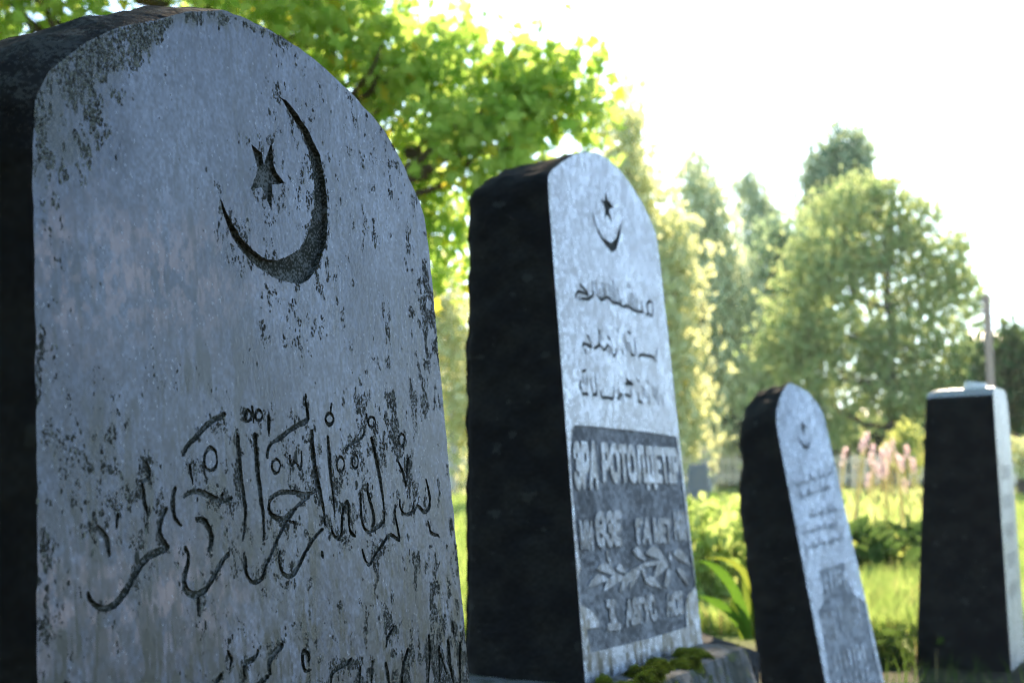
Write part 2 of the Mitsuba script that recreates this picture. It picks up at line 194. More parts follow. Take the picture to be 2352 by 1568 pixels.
S2=[(8.5,[(-0.2122,0.8278),(-0.1837,0.8207),(-0.1713,0.8146),(-0.2049,0.8126),(-0.2358,0.8076),(-0.2438,0.7959)]),(8.5,[(-0.2242,0.7994),(-0.2213,0.7954)]),(8.5,[(-0.2082,0.7981),(-0.1742,0.8023),(-0.1435,0.8137),(-0.1331,0.8216)]),(8.5,[(-0.109,0.8146),(-0.0868,0.8107),(-0.049,0.8209),(-0.0153,0.8114),(0.0098,0.8144),(0.0338,0.8115),(0.0661,0.8153)]),(8.5,[(0.0369,0.8234),(0.0274,0.8107)]),(8.5,[(0.0727,0.8161),(0.1031,0.8103),(0.1354,0.8092),(0.1826,0.8122)]),(8.5,[(0.2022,0.8096),(0.2176,0.8162),(0.2112,0.8299),(0.2324,0.8446),(0.256,0.8425),(0.2532,0.8202),(0.224,0.8145)]),(8.5,[(-0.0066,0.865),(-0.0003,0.859)]),(8.5,[(0.0939,0.8678),(0.103,0.8631)]),(8.5,[(-0.1975,0.7154),(-0.1808,0.704),(-0.177,0.6969),(-0.2156,0.6965),(-0.2309,0.6887)]),(8.5,[(-0.2189,0.6824),(-0.216,0.6762)]),(8.5,[(-0.1617,0.6907),(-0.137,0.6994),(-0.1248,0.7028)]),(8.5,[(-0.1171,0.6991),(-0.0913,0.6981),(-0.0719,0.7054),(-0.0621,0.6974),(-0.0253,0.7007)]),(8.5,[(-0.0728,0.7253),(-0.0618,0.7219)]),(8.5,[(-0.075,0.6929),(-0.0755,0.6862)]),(8.5,[(0.0115,0.7017),(0.0145,0.694)]),(8.5,[(0.0664,0.6962),(0.0889,0.697)]),(8.5,[(0.1174,0.6948),(0.146,0.7031),(0.1864,0.7041),(0.2202,0.7034),(0.2386,0.6954)]),(8.5,[(0.2556,0.7258),(0.2443,0.7079)]),(8.5,[(-0.0067,0.7499),(-0.0032,0.7446)]),(8.5,[(0.0629,0.7501),(0.0773,0.7492)]),(8.5,[(-0.2598,0.6106),(-0.2681,0.5975),(-0.2583,0.594)]),(8.5,[(-0.2554,0.5837),(-0.2256,0.5845)]),(8.5,[(-0.1982,0.5851),(-0.1757,0.5864)]),(8.5,[(-0.1455,0.5947),(-0.1482,0.5838),(-0.1198,0.5833),(-0.0724,0.5861),(-0.0667,0.6085)]),(8.5,[(-0.0406,0.6057),(-0.0385,0.5903)]),(8.5,[(-0.0488,0.5853),(-0.0158,0.5961),(-0.0138,0.5806)]),(8.5,[(0.0022,0.595),(0.0401,0.5972),(0.0476,0.6136)]),(8.5,[(0.0187,0.6343),(0.0603,0.6258),(0.0094,0.6224)]),(8.5,[(-0.2437,0.6338),(-0.2269,0.6365)]),(8.5,[(0.0961,0.6398),(0.1026,0.6351)]),(8.5,[(0.1617,0.6397),(0.1684,0.635)]),(8.5,[(0.088,0.5863),(0.1134,0.5843)]),(7.5,[(-0.1356,0.8467),(-0.1403,0.8152)]),(7.5,[(-0.1168,0.8492),(-0.115,0.8183)]),(7.5,[(-0.0986,0.8337),(-0.088,0.8105)]),(7.5,[(-0.0772,0.85),(-0.0743,0.8189)]),(7.5,[(-0.062,0.852),(-0.0597,0.8207)]),(7.5,[(-0.0343,0.8511),(-0.0326,0.8195)]),(7.5,[(-0.0174,0.851),(-0.0157,0.8148)]),(7.5,[(-0.0024,0.8507),(-0.0007,0.8166)]),(7.5,[(0.0179,0.851),(0.0241,0.8172)]),(7.5,[(0.081,0.8357),(0.0938,0.8115)]),(7.5,[(0.1054,0.8481),(0.1044,0.8104)]),(7.5,[(0.1222,0.8526),(0.1225,0.8148)]),(7.5,[(0.1391,0.8523),(0.1401,0.8121)]),(7.5,[(0.1762,0.8378),(0.1757,0.8114)]),(7.5,[(-0.1272,0.7398),(-0.1283,0.7002)]),(7.5,[(-0.1183,0.7341),(-0.1156,0.7168)]),(7.5,[(0.0308,0.74),(0.0376,0.7063)]),(7.5,[(0.0483,0.7233),(0.0479,0.7026)]),(7.5,[(0.0645,0.7248),(0.0686,0.6999)]),(7.5,[(0.1004,0.7398),(0.1028,0.7005)]),(7.5,[(-0.2442,0.62),(-0.2418,0.6076)]),(7.5,[(-0.225,0.6214),(-0.2252,0.6045)]),(7.5,[(-0.2005,0.6168),(-0.2,0.5956)]),(7.5,[(-0.1714,0.6274),(-0.1728,0.5866)]),(7.5,[(0.0872,0.6069),(0.0919,0.5866)]),(7.5,[(0.1227,0.6231),(0.1276,0.5978)]),(7.5,[(0.1395,0.6195),(0.145,0.5989)]),(7.5,[(0.1633,0.6093),(0.1607,0.5834)]),(7.5,[(0.1934,0.6277),(0.2018,0.6022)]),(7.5,[(0.2121,0.6265),(0.213,0.5981)]),(7.5,[(0.2297,0.6277),(0.2284,0.5871)]),(7.5,[(0.2553,0.6125),(0.2596,0.584)])]
CR2=[(-0.1018,1.0209),(-0.0942,0.9951),(-0.0718,0.9671),(-0.0351,0.9479),(0.0075,0.9348),(0.0379,0.9478),(0.0728,0.9861),(0.0924,1.0274),(0.0635,0.9988),(0.0383,0.9735),(0.0038,0.9587),(-0.0434,0.9626),(-0.0758,0.9846)]
ST2=[(-0.0396,1.0607),(-0.0106,1.0569),(0.0028,1.0865),(0.012,1.0648),(0.0456,1.0513),(0.0149,1.042),(0.0254,1.0055),(-0.0015,1.0251),(-0.0216,1.0123),(-0.015,1.0389)]
PN2=[(-0.3162,0.513),(-0.1819,0.5148),(0.1204,0.515),(0.3376,0.5104),(0.3444,0.4722),(0.354,0.3588),(0.3591,0.2507),(0.3679,0.1764),(0.3739,0.136),(0.3046,0.1167),(0.2811,0.0881),(0.2741,0.0425),(0.0484,0.0386),(-0.2462,0.0402),(-0.3355,0.0421),(-0.3496,0.0908),(-0.2772,0.0886),(-0.2838,0.105),(-0.3106,0.1248),(-0.3445,0.1341),(-0.3679,0.1426),(-0.3722,0.1894),(-0.3513,0.2153),(-0.3589,0.2923),(-0.3576,0.3753),(-0.3539,0.4412),(-0.3314,0.5023)]
LV2=[(26.0,(-0.2639,0.2095),(-0.1479,0.1863)),(22.0,(-0.1545,0.2053),(-0.0916,0.1906)),(24.0,(-0.3196,0.1746),(-0.1946,0.1805)),(28.0,(-0.238,0.1607),(-0.1001,0.1806)),(30.0,(-0.1449,0.1535),(-0.0555,0.1803)),(30.0,(-0.0831,0.1554),(0.0083,0.2007)),(30.0,(-0.0397,0.2395),(0.0336,0.2127)),(34.0,(0.0387,0.2311),(0.1791,0.2041)),(34.0,(0.2261,0.2228),(0.3455,0.1885)),(28.0,(0.0149,0.1679),(0.1211,0.1441)),(34.0,(0.0766,0.1721),(0.1906,0.1968)),(26.0,(0.2429,0.1851),(0.3186,0.138)),(26.0,(0.0052,0.2009),(0.0267,0.165)),(30.0,(0.1427,0.1495),(0.1908,0.1626)),(26.0,(0.1595,0.1722),(0.2054,0.1767)),(20.0,(0.2,0.2284),(0.2056,0.2007))]
ST=[[(-0.1961,0.2411),(-0.1937,0.2287),(-0.1852,0.218)],[(-0.2003,0.1798),(-0.0961,0.1846),(0.0055,0.202),(0.0959,0.2055),(0.1696,0.2068)]]
ROW2=[[(-0.3342,0.4789),(-0.1923,0.4833),(-0.2111,0.3764),(-0.3422,0.3763)],[(-0.176,0.4817),(0.3366,0.483),(0.341,0.3768),(-0.1823,0.3765)],[(-0.3362,0.3135),(-0.2665,0.3103),(-0.2704,0.2497),(-0.3376,0.2522)],[(-0.2483,0.3303),(-0.0872,0.3326),(-0.1056,0.2501),(-0.2535,0.2531)],[(-0.0081,0.312),(0.0993,0.3102),(0.085,0.2479),(-0.0092,0.2511)],[(0.109,0.31),(0.2374,0.3079),(0.2265,0.2478),(0.105,0.2495)],[(0.2605,0.3262),(0.3436,0.3252),(0.3428,0.2512),(0.2523,0.2516)],[(-0.2266,0.1408),(-0.1764,0.1415),(-0.1544,0.0722),(-0.2369,0.0773)],[(-0.1149,0.1354),(0.0697,0.1362),(0.078,0.0742),(-0.1246,0.0759)],[(0.1614,0.1327),(0.2662,0.133),(0.2656,0.0731),(0.1413,0.0759)]]
S3=[(6.0249,[(-0.1119,0.7924),(-0.1117,0.7685)]),(9.9336,[(-0.0974,0.7869),(-0.0932,0.7755)]),(9.4652,[(-0.0737,0.7909),(-0.0694,0.7812)]),(7.6338,[(-0.0694,0.7908),(-0.0656,0.7809)]),(8.1808,[(-0.0539,0.7899),(-0.0515,0.7872)]),(8.4957,[(-0.0172,0.8052),(-0.0181,0.7891)]),(7.0147,[(-0.0074,0.8173),(-0.008,0.7966)]),(6.7658,[(-0.0015,0.7986),(-0.0009,0.7817)]),(7.6671,[(0.0149,0.7995),(0.0172,0.7836)]),(9.4441,[(0.0439,0.8206),(0.0435,0.7973)]),(9.5786,[(0.0397,0.8059),(0.0407,0.7881)]),(8.4583,[(0.0674,0.8136),(0.0646,0.7976)]),(9.3748,[(0.0772,0.7977),(0.0787,0.7842)]),(6.5949,[(0.0993,0.8044),(0.1056,0.8013)]),(7.5711,[(0.1053,0.81),(0.1102,0.807)]),(9.6097,[(0.1308,0.8267),(0.1293,0.8084)]),(8.0,[(-0.1085,0.7805),(-0.0455,0.785),(0.006,0.7941)]),(8.0,[(0.0301,0.7935),(0.1346,0.8075)]),(9.3041,[(-0.0936,0.7588),(-0.0955,0.7347)]),(9.1777,[(-0.0879,0.7504),(-0.085,0.7374)]),(9.9248,[(-0.0582,0.7476),(-0.0516,0.7445)]),(8.6299,[(-0.0457,0.7632),(-0.0521,0.7394)]),(8.9131,[(-0.0407,0.7613),(-0.0378,0.7448)]),(9.1261,[(-0.0276,0.7496),(-0.0249,0.7427)]),(7.6384,[(-0.0031,0.7431),(-0.0004,0.7403)]),(9.3177,[(0.0182,0.7514),(0.0202,0.7487)]),(9.3619,[(0.0365,0.7787),(0.0335,0.7578)]),(8.5474,[(0.0575,0.7622),(0.0614,0.7492)]),(7.2488,[(0.0693,0.7789),(0.0643,0.7549)]),(7.7805,[(0.0858,0.7674),(0.0916,0.7581)]),(8.0,[(-0.0999,0.7412),(-0.0517,0.7435),(-0.0106,0.7509)]),(8.0,[(0.0083,0.7495),(0.091,0.7602)]),(7.3434,[(-0.0685,0.6876),(-0.067,0.6698)]),(9.5445,[(-0.0424,0.6949),(-0.0463,0.6723)]),(7.0815,[(-0.0419,0.6873),(-0.0451,0.6655)]),(8.0455,[(-0.0201,0.6932),(-0.0196,0.6844)]),(9.7007,[(0.0036,0.6867),(0.0038,0.6628)]),(7.7481,[(0.0196,0.69),(0.0172,0.6743)]),(6.5,[(0.0205,0.6962),(0.016,0.6742)]),(6.5314,[(0.0489,0.6981),(0.0516,0.687)]),(6.0701,[(0.0576,0.6869),(0.0611,0.6785)]),(6.151,[(0.0694,0.7012),(0.0673,0.6783)]),(6.0853,[(0.0856,0.7017),(0.0823,0.6834)]),(8.6698,[(0.0967,0.6904),(0.0956,0.673)]),(8.0,[(-0.0709,0.6776),(-0.0274,0.6759),(0.0107,0.6806)]),(8.0,[(0.0279,0.6779),(0.104,0.6828)]),(8.3095,[(-0.1265,0.629),(-0.1245,0.6212)]),(6.7605,[(-0.1027,0.6292),(-0.0984,0.6262)]),(9.233,[(-0.0711,0.6381),(-0.069,0.62)]),(7.8999,[(-0.0795,0.6255),(-0.0731,0.6223)]),(6.2309,[(-0.0506,0.6457),(-0.0514,0.6292)]),(7.0924,[(-0.0292,0.642),(-0.0281,0.6223)]),(6.4625,[(-0.0155,0.6408),(-0.0161,0.6271)]),(6.1242,[(0.002,0.6453),(0.0024,0.6259)]),(9.7553,[(0.0133,0.644),(0.0124,0.6255)]),(8.9381,[(0.0385,0.6393),(0.0427,0.6268)]),(8.2474,[(0.0484,0.6395),(0.0445,0.618)]),(8.7882,[(0.0697,0.6491),(0.0655,0.6271)]),(6.2465,[(0.0953,0.6537),(0.0894,0.6299)]),(8.0,[(-0.1194,0.6274),(-0.0656,0.6263),(-0.0206,0.6312)]),(8.0,[(0.0002,0.6287),(0.0909,0.6344)]),(8.4246,[(-0.1288,0.5897),(-0.1298,0.5719)]),(9.4127,[(-0.127,0.5788),(-0.1292,0.5553)]),(7.2906,[(-0.0878,0.5879),(-0.085,0.5723)]),(7.9675,[(-0.0725,0.594),(-0.0726,0.5746)]),(9.1276,[(-0.0647,0.5744),(-0.0607,0.5714)]),(6.3269,[(-0.0408,0.601),(-0.0447,0.5792)]),(8.1404,[(-0.0222,0.5876),(-0.0199,0.5757)]),(7.3618,[(-0.0228,0.5806),(-0.0148,0.5772)]),(8.0704,[(-0.0135,0.5926),(-0.0151,0.5804)]),(6.7508,[(-0.0072,0.5833),(-0.001,0.5801)]),(6.9211,[(0.021,0.582),(0.0217,0.5694)]),(8.9499,[(0.0378,0.5971),(0.0363,0.5754)]),(6.3313,[(0.0507,0.5923),(0.0529,0.5825)]),(6.4338,[(0.0709,0.5921),(0.0777,0.5888)]),(7.9795,[(0.0751,0.5889),(0.074,0.5776)]),(7.8428,[(0.1001,0.6076),(0.1,0.587)]),(8.0,[(-0.1268,0.5772),(-0.067,0.5779),(-0.0178,0.5841)]),(8.0,[(0.005,0.5822),(0.1046,0.5903)])]
CR3=[(-0.0416,0.9466),(-0.0385,0.9234),(-0.0247,0.9029),(-0.0034,0.8893),(0.0215,0.904),(0.0436,0.9363),(0.0241,0.9172),(0.0032,0.9036),(-0.0151,0.9124),(-0.0313,0.9297)]
ST3=[(-0.0069,0.9884),(0.0013,0.9781),(0.0163,0.9922),(0.0131,0.9743),(0.0269,0.9691),(0.0113,0.963),(0.003,0.9381),(-0.0014,0.9582),(-0.0145,0.9554),(-0.0041,0.9703)]
PN3=[(-0.0779,0.499),(0.0784,0.5096),(0.0733,0.4659),(0.0924,0.4052),(0.1581,0.3645),(0.1517,0.2417),(0.1523,0.1063),(0.149,0.0684),(-0.1486,0.107),(-0.1444,0.1921),(-0.1261,0.338),(-0.1324,0.3732),(-0.0859,0.4018),(-0.0761,0.4575)]
LT3=[[(-0.0528,0.4866),(-0.0372,0.4868),(-0.0472,0.4305),(-0.0628,0.4305)],[(-0.0228,0.4864),(-0.007,0.4866),(-0.0161,0.43),(-0.0318,0.43)],[(0.0087,0.4894),(0.0246,0.4895),(0.0143,0.4327),(-0.0016,0.4327)],[(0.0334,0.4899),(0.0495,0.49),(0.0402,0.4361),(0.0242,0.4361)],[(0.0604,0.4804),(0.0767,0.4805),(0.066,0.4233),(0.0499,0.4233)],[(-0.1202,0.3654),(-0.1083,0.3657),(-0.1078,0.2763),(-0.1194,0.2767)],[(-0.1,0.3658),(-0.088,0.3661),(-0.0876,0.2764),(-0.0993,0.2769)],[(-0.0796,0.3663),(-0.0676,0.3666),(-0.0672,0.2766),(-0.079,0.2771)],[(-0.0591,0.3668),(-0.047,0.3671),(-0.0467,0.2768),(-0.0585,0.2773)],[(-0.0082,0.3856),(0.0042,0.3859),(0.0008,0.2921),(-0.0115,0.292)],[(0.0142,0.3866),(0.0266,0.3869),(0.0231,0.2928),(0.0108,0.2926)],[(0.0368,0.3876),(0.0493,0.388),(0.0457,0.2935),(0.0332,0.2933)],[(0.0595,0.3886),(0.072,0.389),(0.0683,0.2942),(0.0558,0.294)],[(0.0823,0.3896),(0.095,0.39),(0.0912,0.2949),(0.0786,0.2947)],[(0.1053,0.3907),(0.1181,0.391),(0.1142,0.2955),(0.1015,0.2954)],[(-0.0982,0.2344),(-0.0838,0.2347),(-0.0843,0.1794),(-0.0985,0.1798)],[(-0.0691,0.2356),(-0.0546,0.2359),(-0.0551,0.1804),(-0.0694,0.1808)],[(-0.0397,0.2368),(-0.0251,0.2371),(-0.0257,0.1813),(-0.0401,0.1817)],[(-0.0101,0.238),(0.0048,0.2384),(0.0041,0.1823),(-0.0105,0.1827)],[(0.0199,0.2393),(0.0348,0.2396),(0.0341,0.1833),(0.0194,0.1837)],[(0.0501,0.2405),(0.0652,0.2409),(0.0644,0.1843),(0.0496,0.1847)],[(0.0806,0.2418),(0.0959,0.2421),(0.095,0.1853),(0.08,0.1857)],[(-0.1048,0.158),(-0.0904,0.1581),(-0.0919,0.1188),(-0.1059,0.1193)],[(-0.0684,0.1595),(-0.0538,0.1596),(-0.0553,0.12),(-0.0696,0.1206)],[(-0.0315,0.161),(-0.0168,0.1611),(-0.0184,0.1213),(-0.0328,0.1219)],[(0.0058,0.1625),(0.0207,0.1627),(0.019,0.1226),(0.0045,0.1232)],[(0.0436,0.1641),(0.0586,0.1642),(0.0569,0.1239),(0.0421,0.1245)],[(0.0817,0.1656),(0.0969,0.1658),(0.0952,0.1253),(0.0803,0.1258)]]

F1 = Frame((-.1518, 1.35, 0), .4834, .0798, .0137); F2 = Frame((.3115, 3.3, .4015), .445, .1025, -.0209); F3 = Frame((1.1312, 4.7, 0), .7717, .1867, .0545)
F4 = Frame((1.988 + .225 * math.sin(.454), 5.8 + .225 * math.cos(.454), .03), .454, .04)
OUT1 = [(-.3535, -.06), (.3535, -.06), (.328, .5), (.307, .95), (.3022, 1.09), (.297, 1.125), (.2847, 1.1475), (.2564, 1.1835), (.2237, 1.2125), (.1947, 1.2285), (.1576, 1.2445), (.1169, 1.2585), (.0785, 1.2695), (.0285, 1.2775), (-.02, 1.2795), (-.0521, 1.2785), (-.1071, 1.262), (-.1382, 1.2475), (-.185, 1.2295), (-.2075, 1.218), (-.2469, 1.1945), (-.2797, 1.166), (-.2965, 1.142), (-.302, 1.10), (-.307, .95), (-.328, .5)]
OUT2 = [(-.3815, -.03), (.3815, -.03), (.362, .5), (.3465, .95), (.343, 1.01), (.3353, 1.036), (.3023, 1.0695), (.2493, 1.105), (.1891, 1.133), (.1169, 1.157), (.0445, 1.1705), (-.0282, 1.1713), (-.1134, 1.1555), (-.186, 1.1315), (-.2579, 1.099), (-.3161, 1.069), (-.337, 1.053), (-.3425, 1.03), (-.3465, .95), (-.362, .5)]
OUT3 = [(-.176, -.06), (.176, -.06), (.163, .5), (.151, .95), (.149, 1.0115), (.1197, 1.05), (.0777, 1.0895), (.05, 1.096), (.043, 1.101), (.0279, 1.108), (.008, 1.112), (-.0223, 1.1225), (-.0665, 1.0965), (-.106, 1.0625), (-.1304, 1.032), (-.1467, .994), (-.151, .95), (-.163, .5)]
OUT4 = [(-.245, -.06), (.245, -.06), (.225, 1.0), (.215, 1.055), (.175, 1.095), (.12, 1.108), (-.19, 1.108), (-.222, 1.078), (-.227, 1.0)]

def granite(fr, lo, hi, pinkf=None, speck=0.0, dark=0.0, streak=0.0, grime=None):
    def fn(p, n, uv):
        u, v = fr.lu(p), fr.lv(p)
        a = fbm(u * 14 + 3, v * 9, 1.7, 4); c = mix(lo, hi, smoothstep(0.3, 0.72, a))
        g = noise(u * 420, v * 300, 2.0); c = c * (0.86 + 0.28 * g); c = c * (0.70 + 0.60 * noise(u * 130, v * 85, 6.0)) * (0.60 + 0.80 * noise(u * 380, v * 330, 11.0))
        s = noise(u * 260, v * 16, 5.0); c = c * (1 - streak + 2 * streak * s)
        if pinkf is not None:
            k = pinkf(u, v); m = 0.3 * smoothstep(0.35, 0.6, fbm(u * 30, v * 24, 4.0, 3)) + 0.7 * smoothstep(0.42, 0.70, fbm(u * 120, v * 85, 9.0, 4)); c = mix(c, mi.Color3f(0.25, 0.180, 0.165), dr.clip(k * m, 0, 1))
        if dark > 0:
            d = smoothstep(0.56, 0.66, noise(u * 120, v * 85, 3.0) * 0.55 + noise(u * 230, v * 150, 4.0) * 0.45); d2 = smoothstep(0.50, 0.66, noise(u * 170, v * 120, 6.0) * 0.6 + noise(u * 60, v * 34, 1.0) * 0.4); c = mix(c, mi.Color3f(0.07, 0.073, 0.078), dr.clip(d + 1.0 * d2, 0, 1) * dark)
        if speck > 0:
            w = dr.select(cell_rand(dr.floor(u / 0.0017), dr.floor(v / 0.0022), 3) > 1 - speck * (0.3 + 2.2 * smoothstep(0.35, 0.7, fbm(u * 25, v * 12, 2.0, 2))), 1.0, 0.0) * (0.35 + 0.65 * cell_rand(dr.floor(u / 0.0017), dr.floor(v / 0.0022), 9)); c = mix(c, mi.Color3f(0.36, 0.39, 0.43), w * 0.45)
        if grime is not None:
            c = mix(c, mi.Color3f(0.022, 0.025, 0.019), dr.clip(grime(u, v), 0, 1))
        return c
    return fn
def pink1(u, v):
    b1 = dr.exp(-dr.square((v - (1.03 + 0.10 * u)) / 0.055)) * smoothstep(0.05, -0.16, u)
    b2 = dr.exp(-dr.square((v - (0.735 - 0.02 * u)) / 0.05)) * smoothstep(0.0, -0.15, u)
    b3 = dr.exp(-dr.square((v - (0.60 - 0.25 * u)) / 0.045)) * smoothstep(0.0, 0.12, u)
    return 0.8 * (b1 + b2 + b3)
def grime1(u, v):
    st = noise(u * 120, v * 9, 8.0) * 0.55 + noise(u * 340, v * 70, 2.0) * 0.45
    k = 0.55 * smoothstep(0.86, 0.55, v) * smoothstep(0.25, 0.0, u) + 0.30 * smoothstep(0.75, 0.45, v) + 0.12
    w = 0.105 * smoothstep(-0.13, -0.27, u) + 0.018 * smoothstep(0.05, -0.05, u) + 0.003
    corner = smoothstep(w, 0.5 * w, 1.2795 - 1.32 * u * u - v + 0.9 * w * (fbm(u * 45, v * 28, 4.0, 3) - 0.5))
    soft = smoothstep(0.42, 0.75, fbm(u * 26, v * 9, 3.0, 4)) * (0.42 * smoothstep(0.95, 0.55, v) + 0.10) * (0.5 + noise(u * 200, v * 90, 7.0))
    blot = smoothstep(0.56, 0.72, fbm(u * 48, v * 15, 12.0, 4)) * smoothstep(1.02, 0.94, v) * smoothstep(0.02, -0.10, u) * 0.75
    band = smoothstep(0.42, 0.64, fbm(u * 75, v * 38, 15.0, 4)) * dr.exp(-dr.square((v - 0.68) / 0.17)) * 0.6
    base = smoothstep(0.42, 0.68, fbm(u * 70, v * 16, 17.0, 4)) * smoothstep(0.62, 0.42, v) * 0.65
    return soft + blot + band + base + smoothstep(0.66, 0.84, st + 0.22 * k) * (0.35 + 0.65 * k) + corner * (0.30 + 0.70 * smoothstep(0.35, 0.6, fbm(u * 70, v * 45, 6.0, 3)))
def fine_bump(fr, a=0.0006):
    return proc(lambda p, n, uv: a * (noise(fr.lu(p) * 300, fr.lv(p) * 180) + 0.5 * noise(fr.lu(p) * 700, fr.lv(p) * 500)), 4e-4)
mat('mat_face_one', proc(granite(F1, mi.Color3f(0.042, 0.051, 0.070), mi.Color3f(0.092, 0.104, 0.130), pink1, 0.011, 0.0, 0.07, grime1)), 0.42, 0.5, fine_bump(F1, 0.00018), 1.0)
mat('mat_face_two', proc(granite(F2, mi.Color3f(0.40, 0.42, 0.46), mi.Color3f(0.60, 0.62, 0.66), None, 0.0, 0.75, 0.10,
    lambda u, v: 0.85 * smoothstep(0.50, 0.70, noise(u * 60, v * 10, 3.0) * 0.6 + noise(u * 150, v * 60, 1.0) * 0.4) * smoothstep(0.6, 0.0, v) + 0.22 * smoothstep(0.06, 0.0, v))), 0.40, 0.5)
mat('mat_face_three', proc(granite(F3, mi.Color3f(0.42, 0.44, 0.48), mi.Color3f(0.62, 0.64, 0.68), None, 0.0, 0.5, 0.12)), 0.38, 0.5)
mat('mat_face_four', proc(granite(F4, mi.Color3f(0.25, 0.26, 0.26), mi.Color3f(0.42, 0.43, 0.42), None, 0.0, 0.3, 0.12)), 0.42, 0.5)
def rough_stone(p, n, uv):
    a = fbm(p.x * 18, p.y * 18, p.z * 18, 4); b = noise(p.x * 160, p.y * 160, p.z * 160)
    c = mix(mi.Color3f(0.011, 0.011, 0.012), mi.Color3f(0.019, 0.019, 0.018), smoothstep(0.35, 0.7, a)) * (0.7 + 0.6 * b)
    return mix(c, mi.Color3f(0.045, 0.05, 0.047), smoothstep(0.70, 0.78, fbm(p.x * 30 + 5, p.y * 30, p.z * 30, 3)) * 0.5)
def rough_one(p, n, uv):
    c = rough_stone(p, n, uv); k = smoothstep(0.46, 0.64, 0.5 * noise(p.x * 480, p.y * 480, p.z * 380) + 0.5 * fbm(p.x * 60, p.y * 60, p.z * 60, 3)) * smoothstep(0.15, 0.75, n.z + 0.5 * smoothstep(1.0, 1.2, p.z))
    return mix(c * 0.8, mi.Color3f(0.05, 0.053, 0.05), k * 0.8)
RB = proc(lambda p, n, uv: 0.006 * fbm(p.x * 55, p.y * 55, p.z * 55, 4), 1e-3)
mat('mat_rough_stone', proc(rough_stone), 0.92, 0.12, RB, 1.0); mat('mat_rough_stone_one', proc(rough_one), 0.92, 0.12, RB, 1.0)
def rim_stone(p, n, uv):
    b = noise(p.x * 170, p.y * 170, p.z * 130); a = fbm(p.x * 60, p.y * 60, p.z * 40, 3)
    return mix(mi.Color3f(0.030, 0.031, 0.028), mi.Color3f(0.11, 0.11, 0.10), smoothstep(0.42, 0.72, 0.6 * a + 0.4 * b))
mat('mat_rim_stone', proc(rim_stone), 0.9, 0.15, RB, 1.0)
def carved(p, n, uv):
    b = noise(p.x * 620, p.y * 620, p.z * 480); a = fbm(p.x * 50, p.y * 50, p.z * 50, 3)
    return mix(mix(mi.Color3f(0.014, 0.015, 0.012), mi.Color3f(0.034, 0.037, 0.026), a), mi.Color3f(0.13, 0.135, 0.13), smoothstep(0.44, 0.66, 0.6 * b + 0.4 * a) * 0.75)
mat('mat_carved', proc(carved), 0.95, 0.08)
def panel_col(p, n, uv):
    b = noise(p.x * 150, p.y * 150, p.z * 110); a = fbm(p.x * 22, p.y * 22, p.z * 16, 3)
    return mix(mi.Color3f(0.065, 0.067, 0.068), mi.Color3f(0.24, 0.245, 0.25), smoothstep(0.32, 0.75, 0.55 * a + 0.45 * b))
mat('mat_panel', proc(panel_col), 0.85, 0.2, proc(lambda p, n, uv: 0.002 * noise(p.x * 160, p.y * 160, p.z * 160), 8e-4), 1.0)
mat('mat_panel_pale', proc(lambda p, n, uv: mix(mi.Color3f(0.13, 0.135, 0.14), mi.Color3f(0.34, 0.35, 0.36), smoothstep(0.3, 0.75, 0.5 * fbm(p.x * 22, p.y * 22, p.z * 16, 3) + 0.5 * noise(p.x * 110, p.y * 110, p.z * 70)))), 0.7, 0.3)
mat('mat_letters_faint', proc(granite(F2, mi.Color3f(0.18, 0.19, 0.20), mi.Color3f(0.36, 0.375, 0.40), None, 0.0, 0.85, 0.35)), 0.5, 0.4)
mat('mat_letters', proc(granite(F2, mi.Color3f(0.30, 0.32, 0.34), mi.Color3f(0.50, 0.52, 0.55), None, 0.0, 0.85, 0.3)), 0.45, 0.5)

def chip(poly, amp, seed, step=0.0012):
    import shapely
    g = shapely.segmentize(poly, step)
    def mv(q):
        p = np.stack([q[:, 0], q[:, 1], 0 * q[:, 0]], 1); k = lambda s: meshkit.noise(p * 420, s) + .8 * meshkit.noise(p * 170, s + 1) - .9
        return q + amp * np.stack([k(seed), k(seed + 5)], 1)
    return shapely.transform(g, mv).buffer(0)
ins1 = unary_union([stroke(p, w * .84) for w, p in S1]).buffer(0)
ins1 = chip(ins1, .0011, 3); cr1 = chip(Polygon(CR1).buffer(-.0006), .0013, 4); st1 = chip(Polygon(ST1).buffer(0), .0008, 5)
ins1 = ins1.intersection(Polygon(OUT1).buffer(-0.004)).difference(cr1.buffer(.004)).difference(st1.buffer(.004))
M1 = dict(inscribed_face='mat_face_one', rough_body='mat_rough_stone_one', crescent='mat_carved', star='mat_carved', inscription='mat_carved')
tag('gravestone', 'largest, nearest blue-grey gravestone with big carved crescent and star over flowing carved script', 'gravestone')
gravestone('gravestone', F1, body_mesh(OUT1, lambda v: 0.30 + 0.02 * (1.2 - v), 0.012, 11, step=0.008, edge=0.0016, inset_back=0.008, bulge=lambda u, v: .017 * np.clip((v - 1.06) / .1, 0, 1) * np.clip((.03 - u) / .14, 0, 1)),
    [('crescent', cr1, 0.007), ('star', st1, 0.005), *rows('inscription', ins1, [.5], 0.003)], M1)

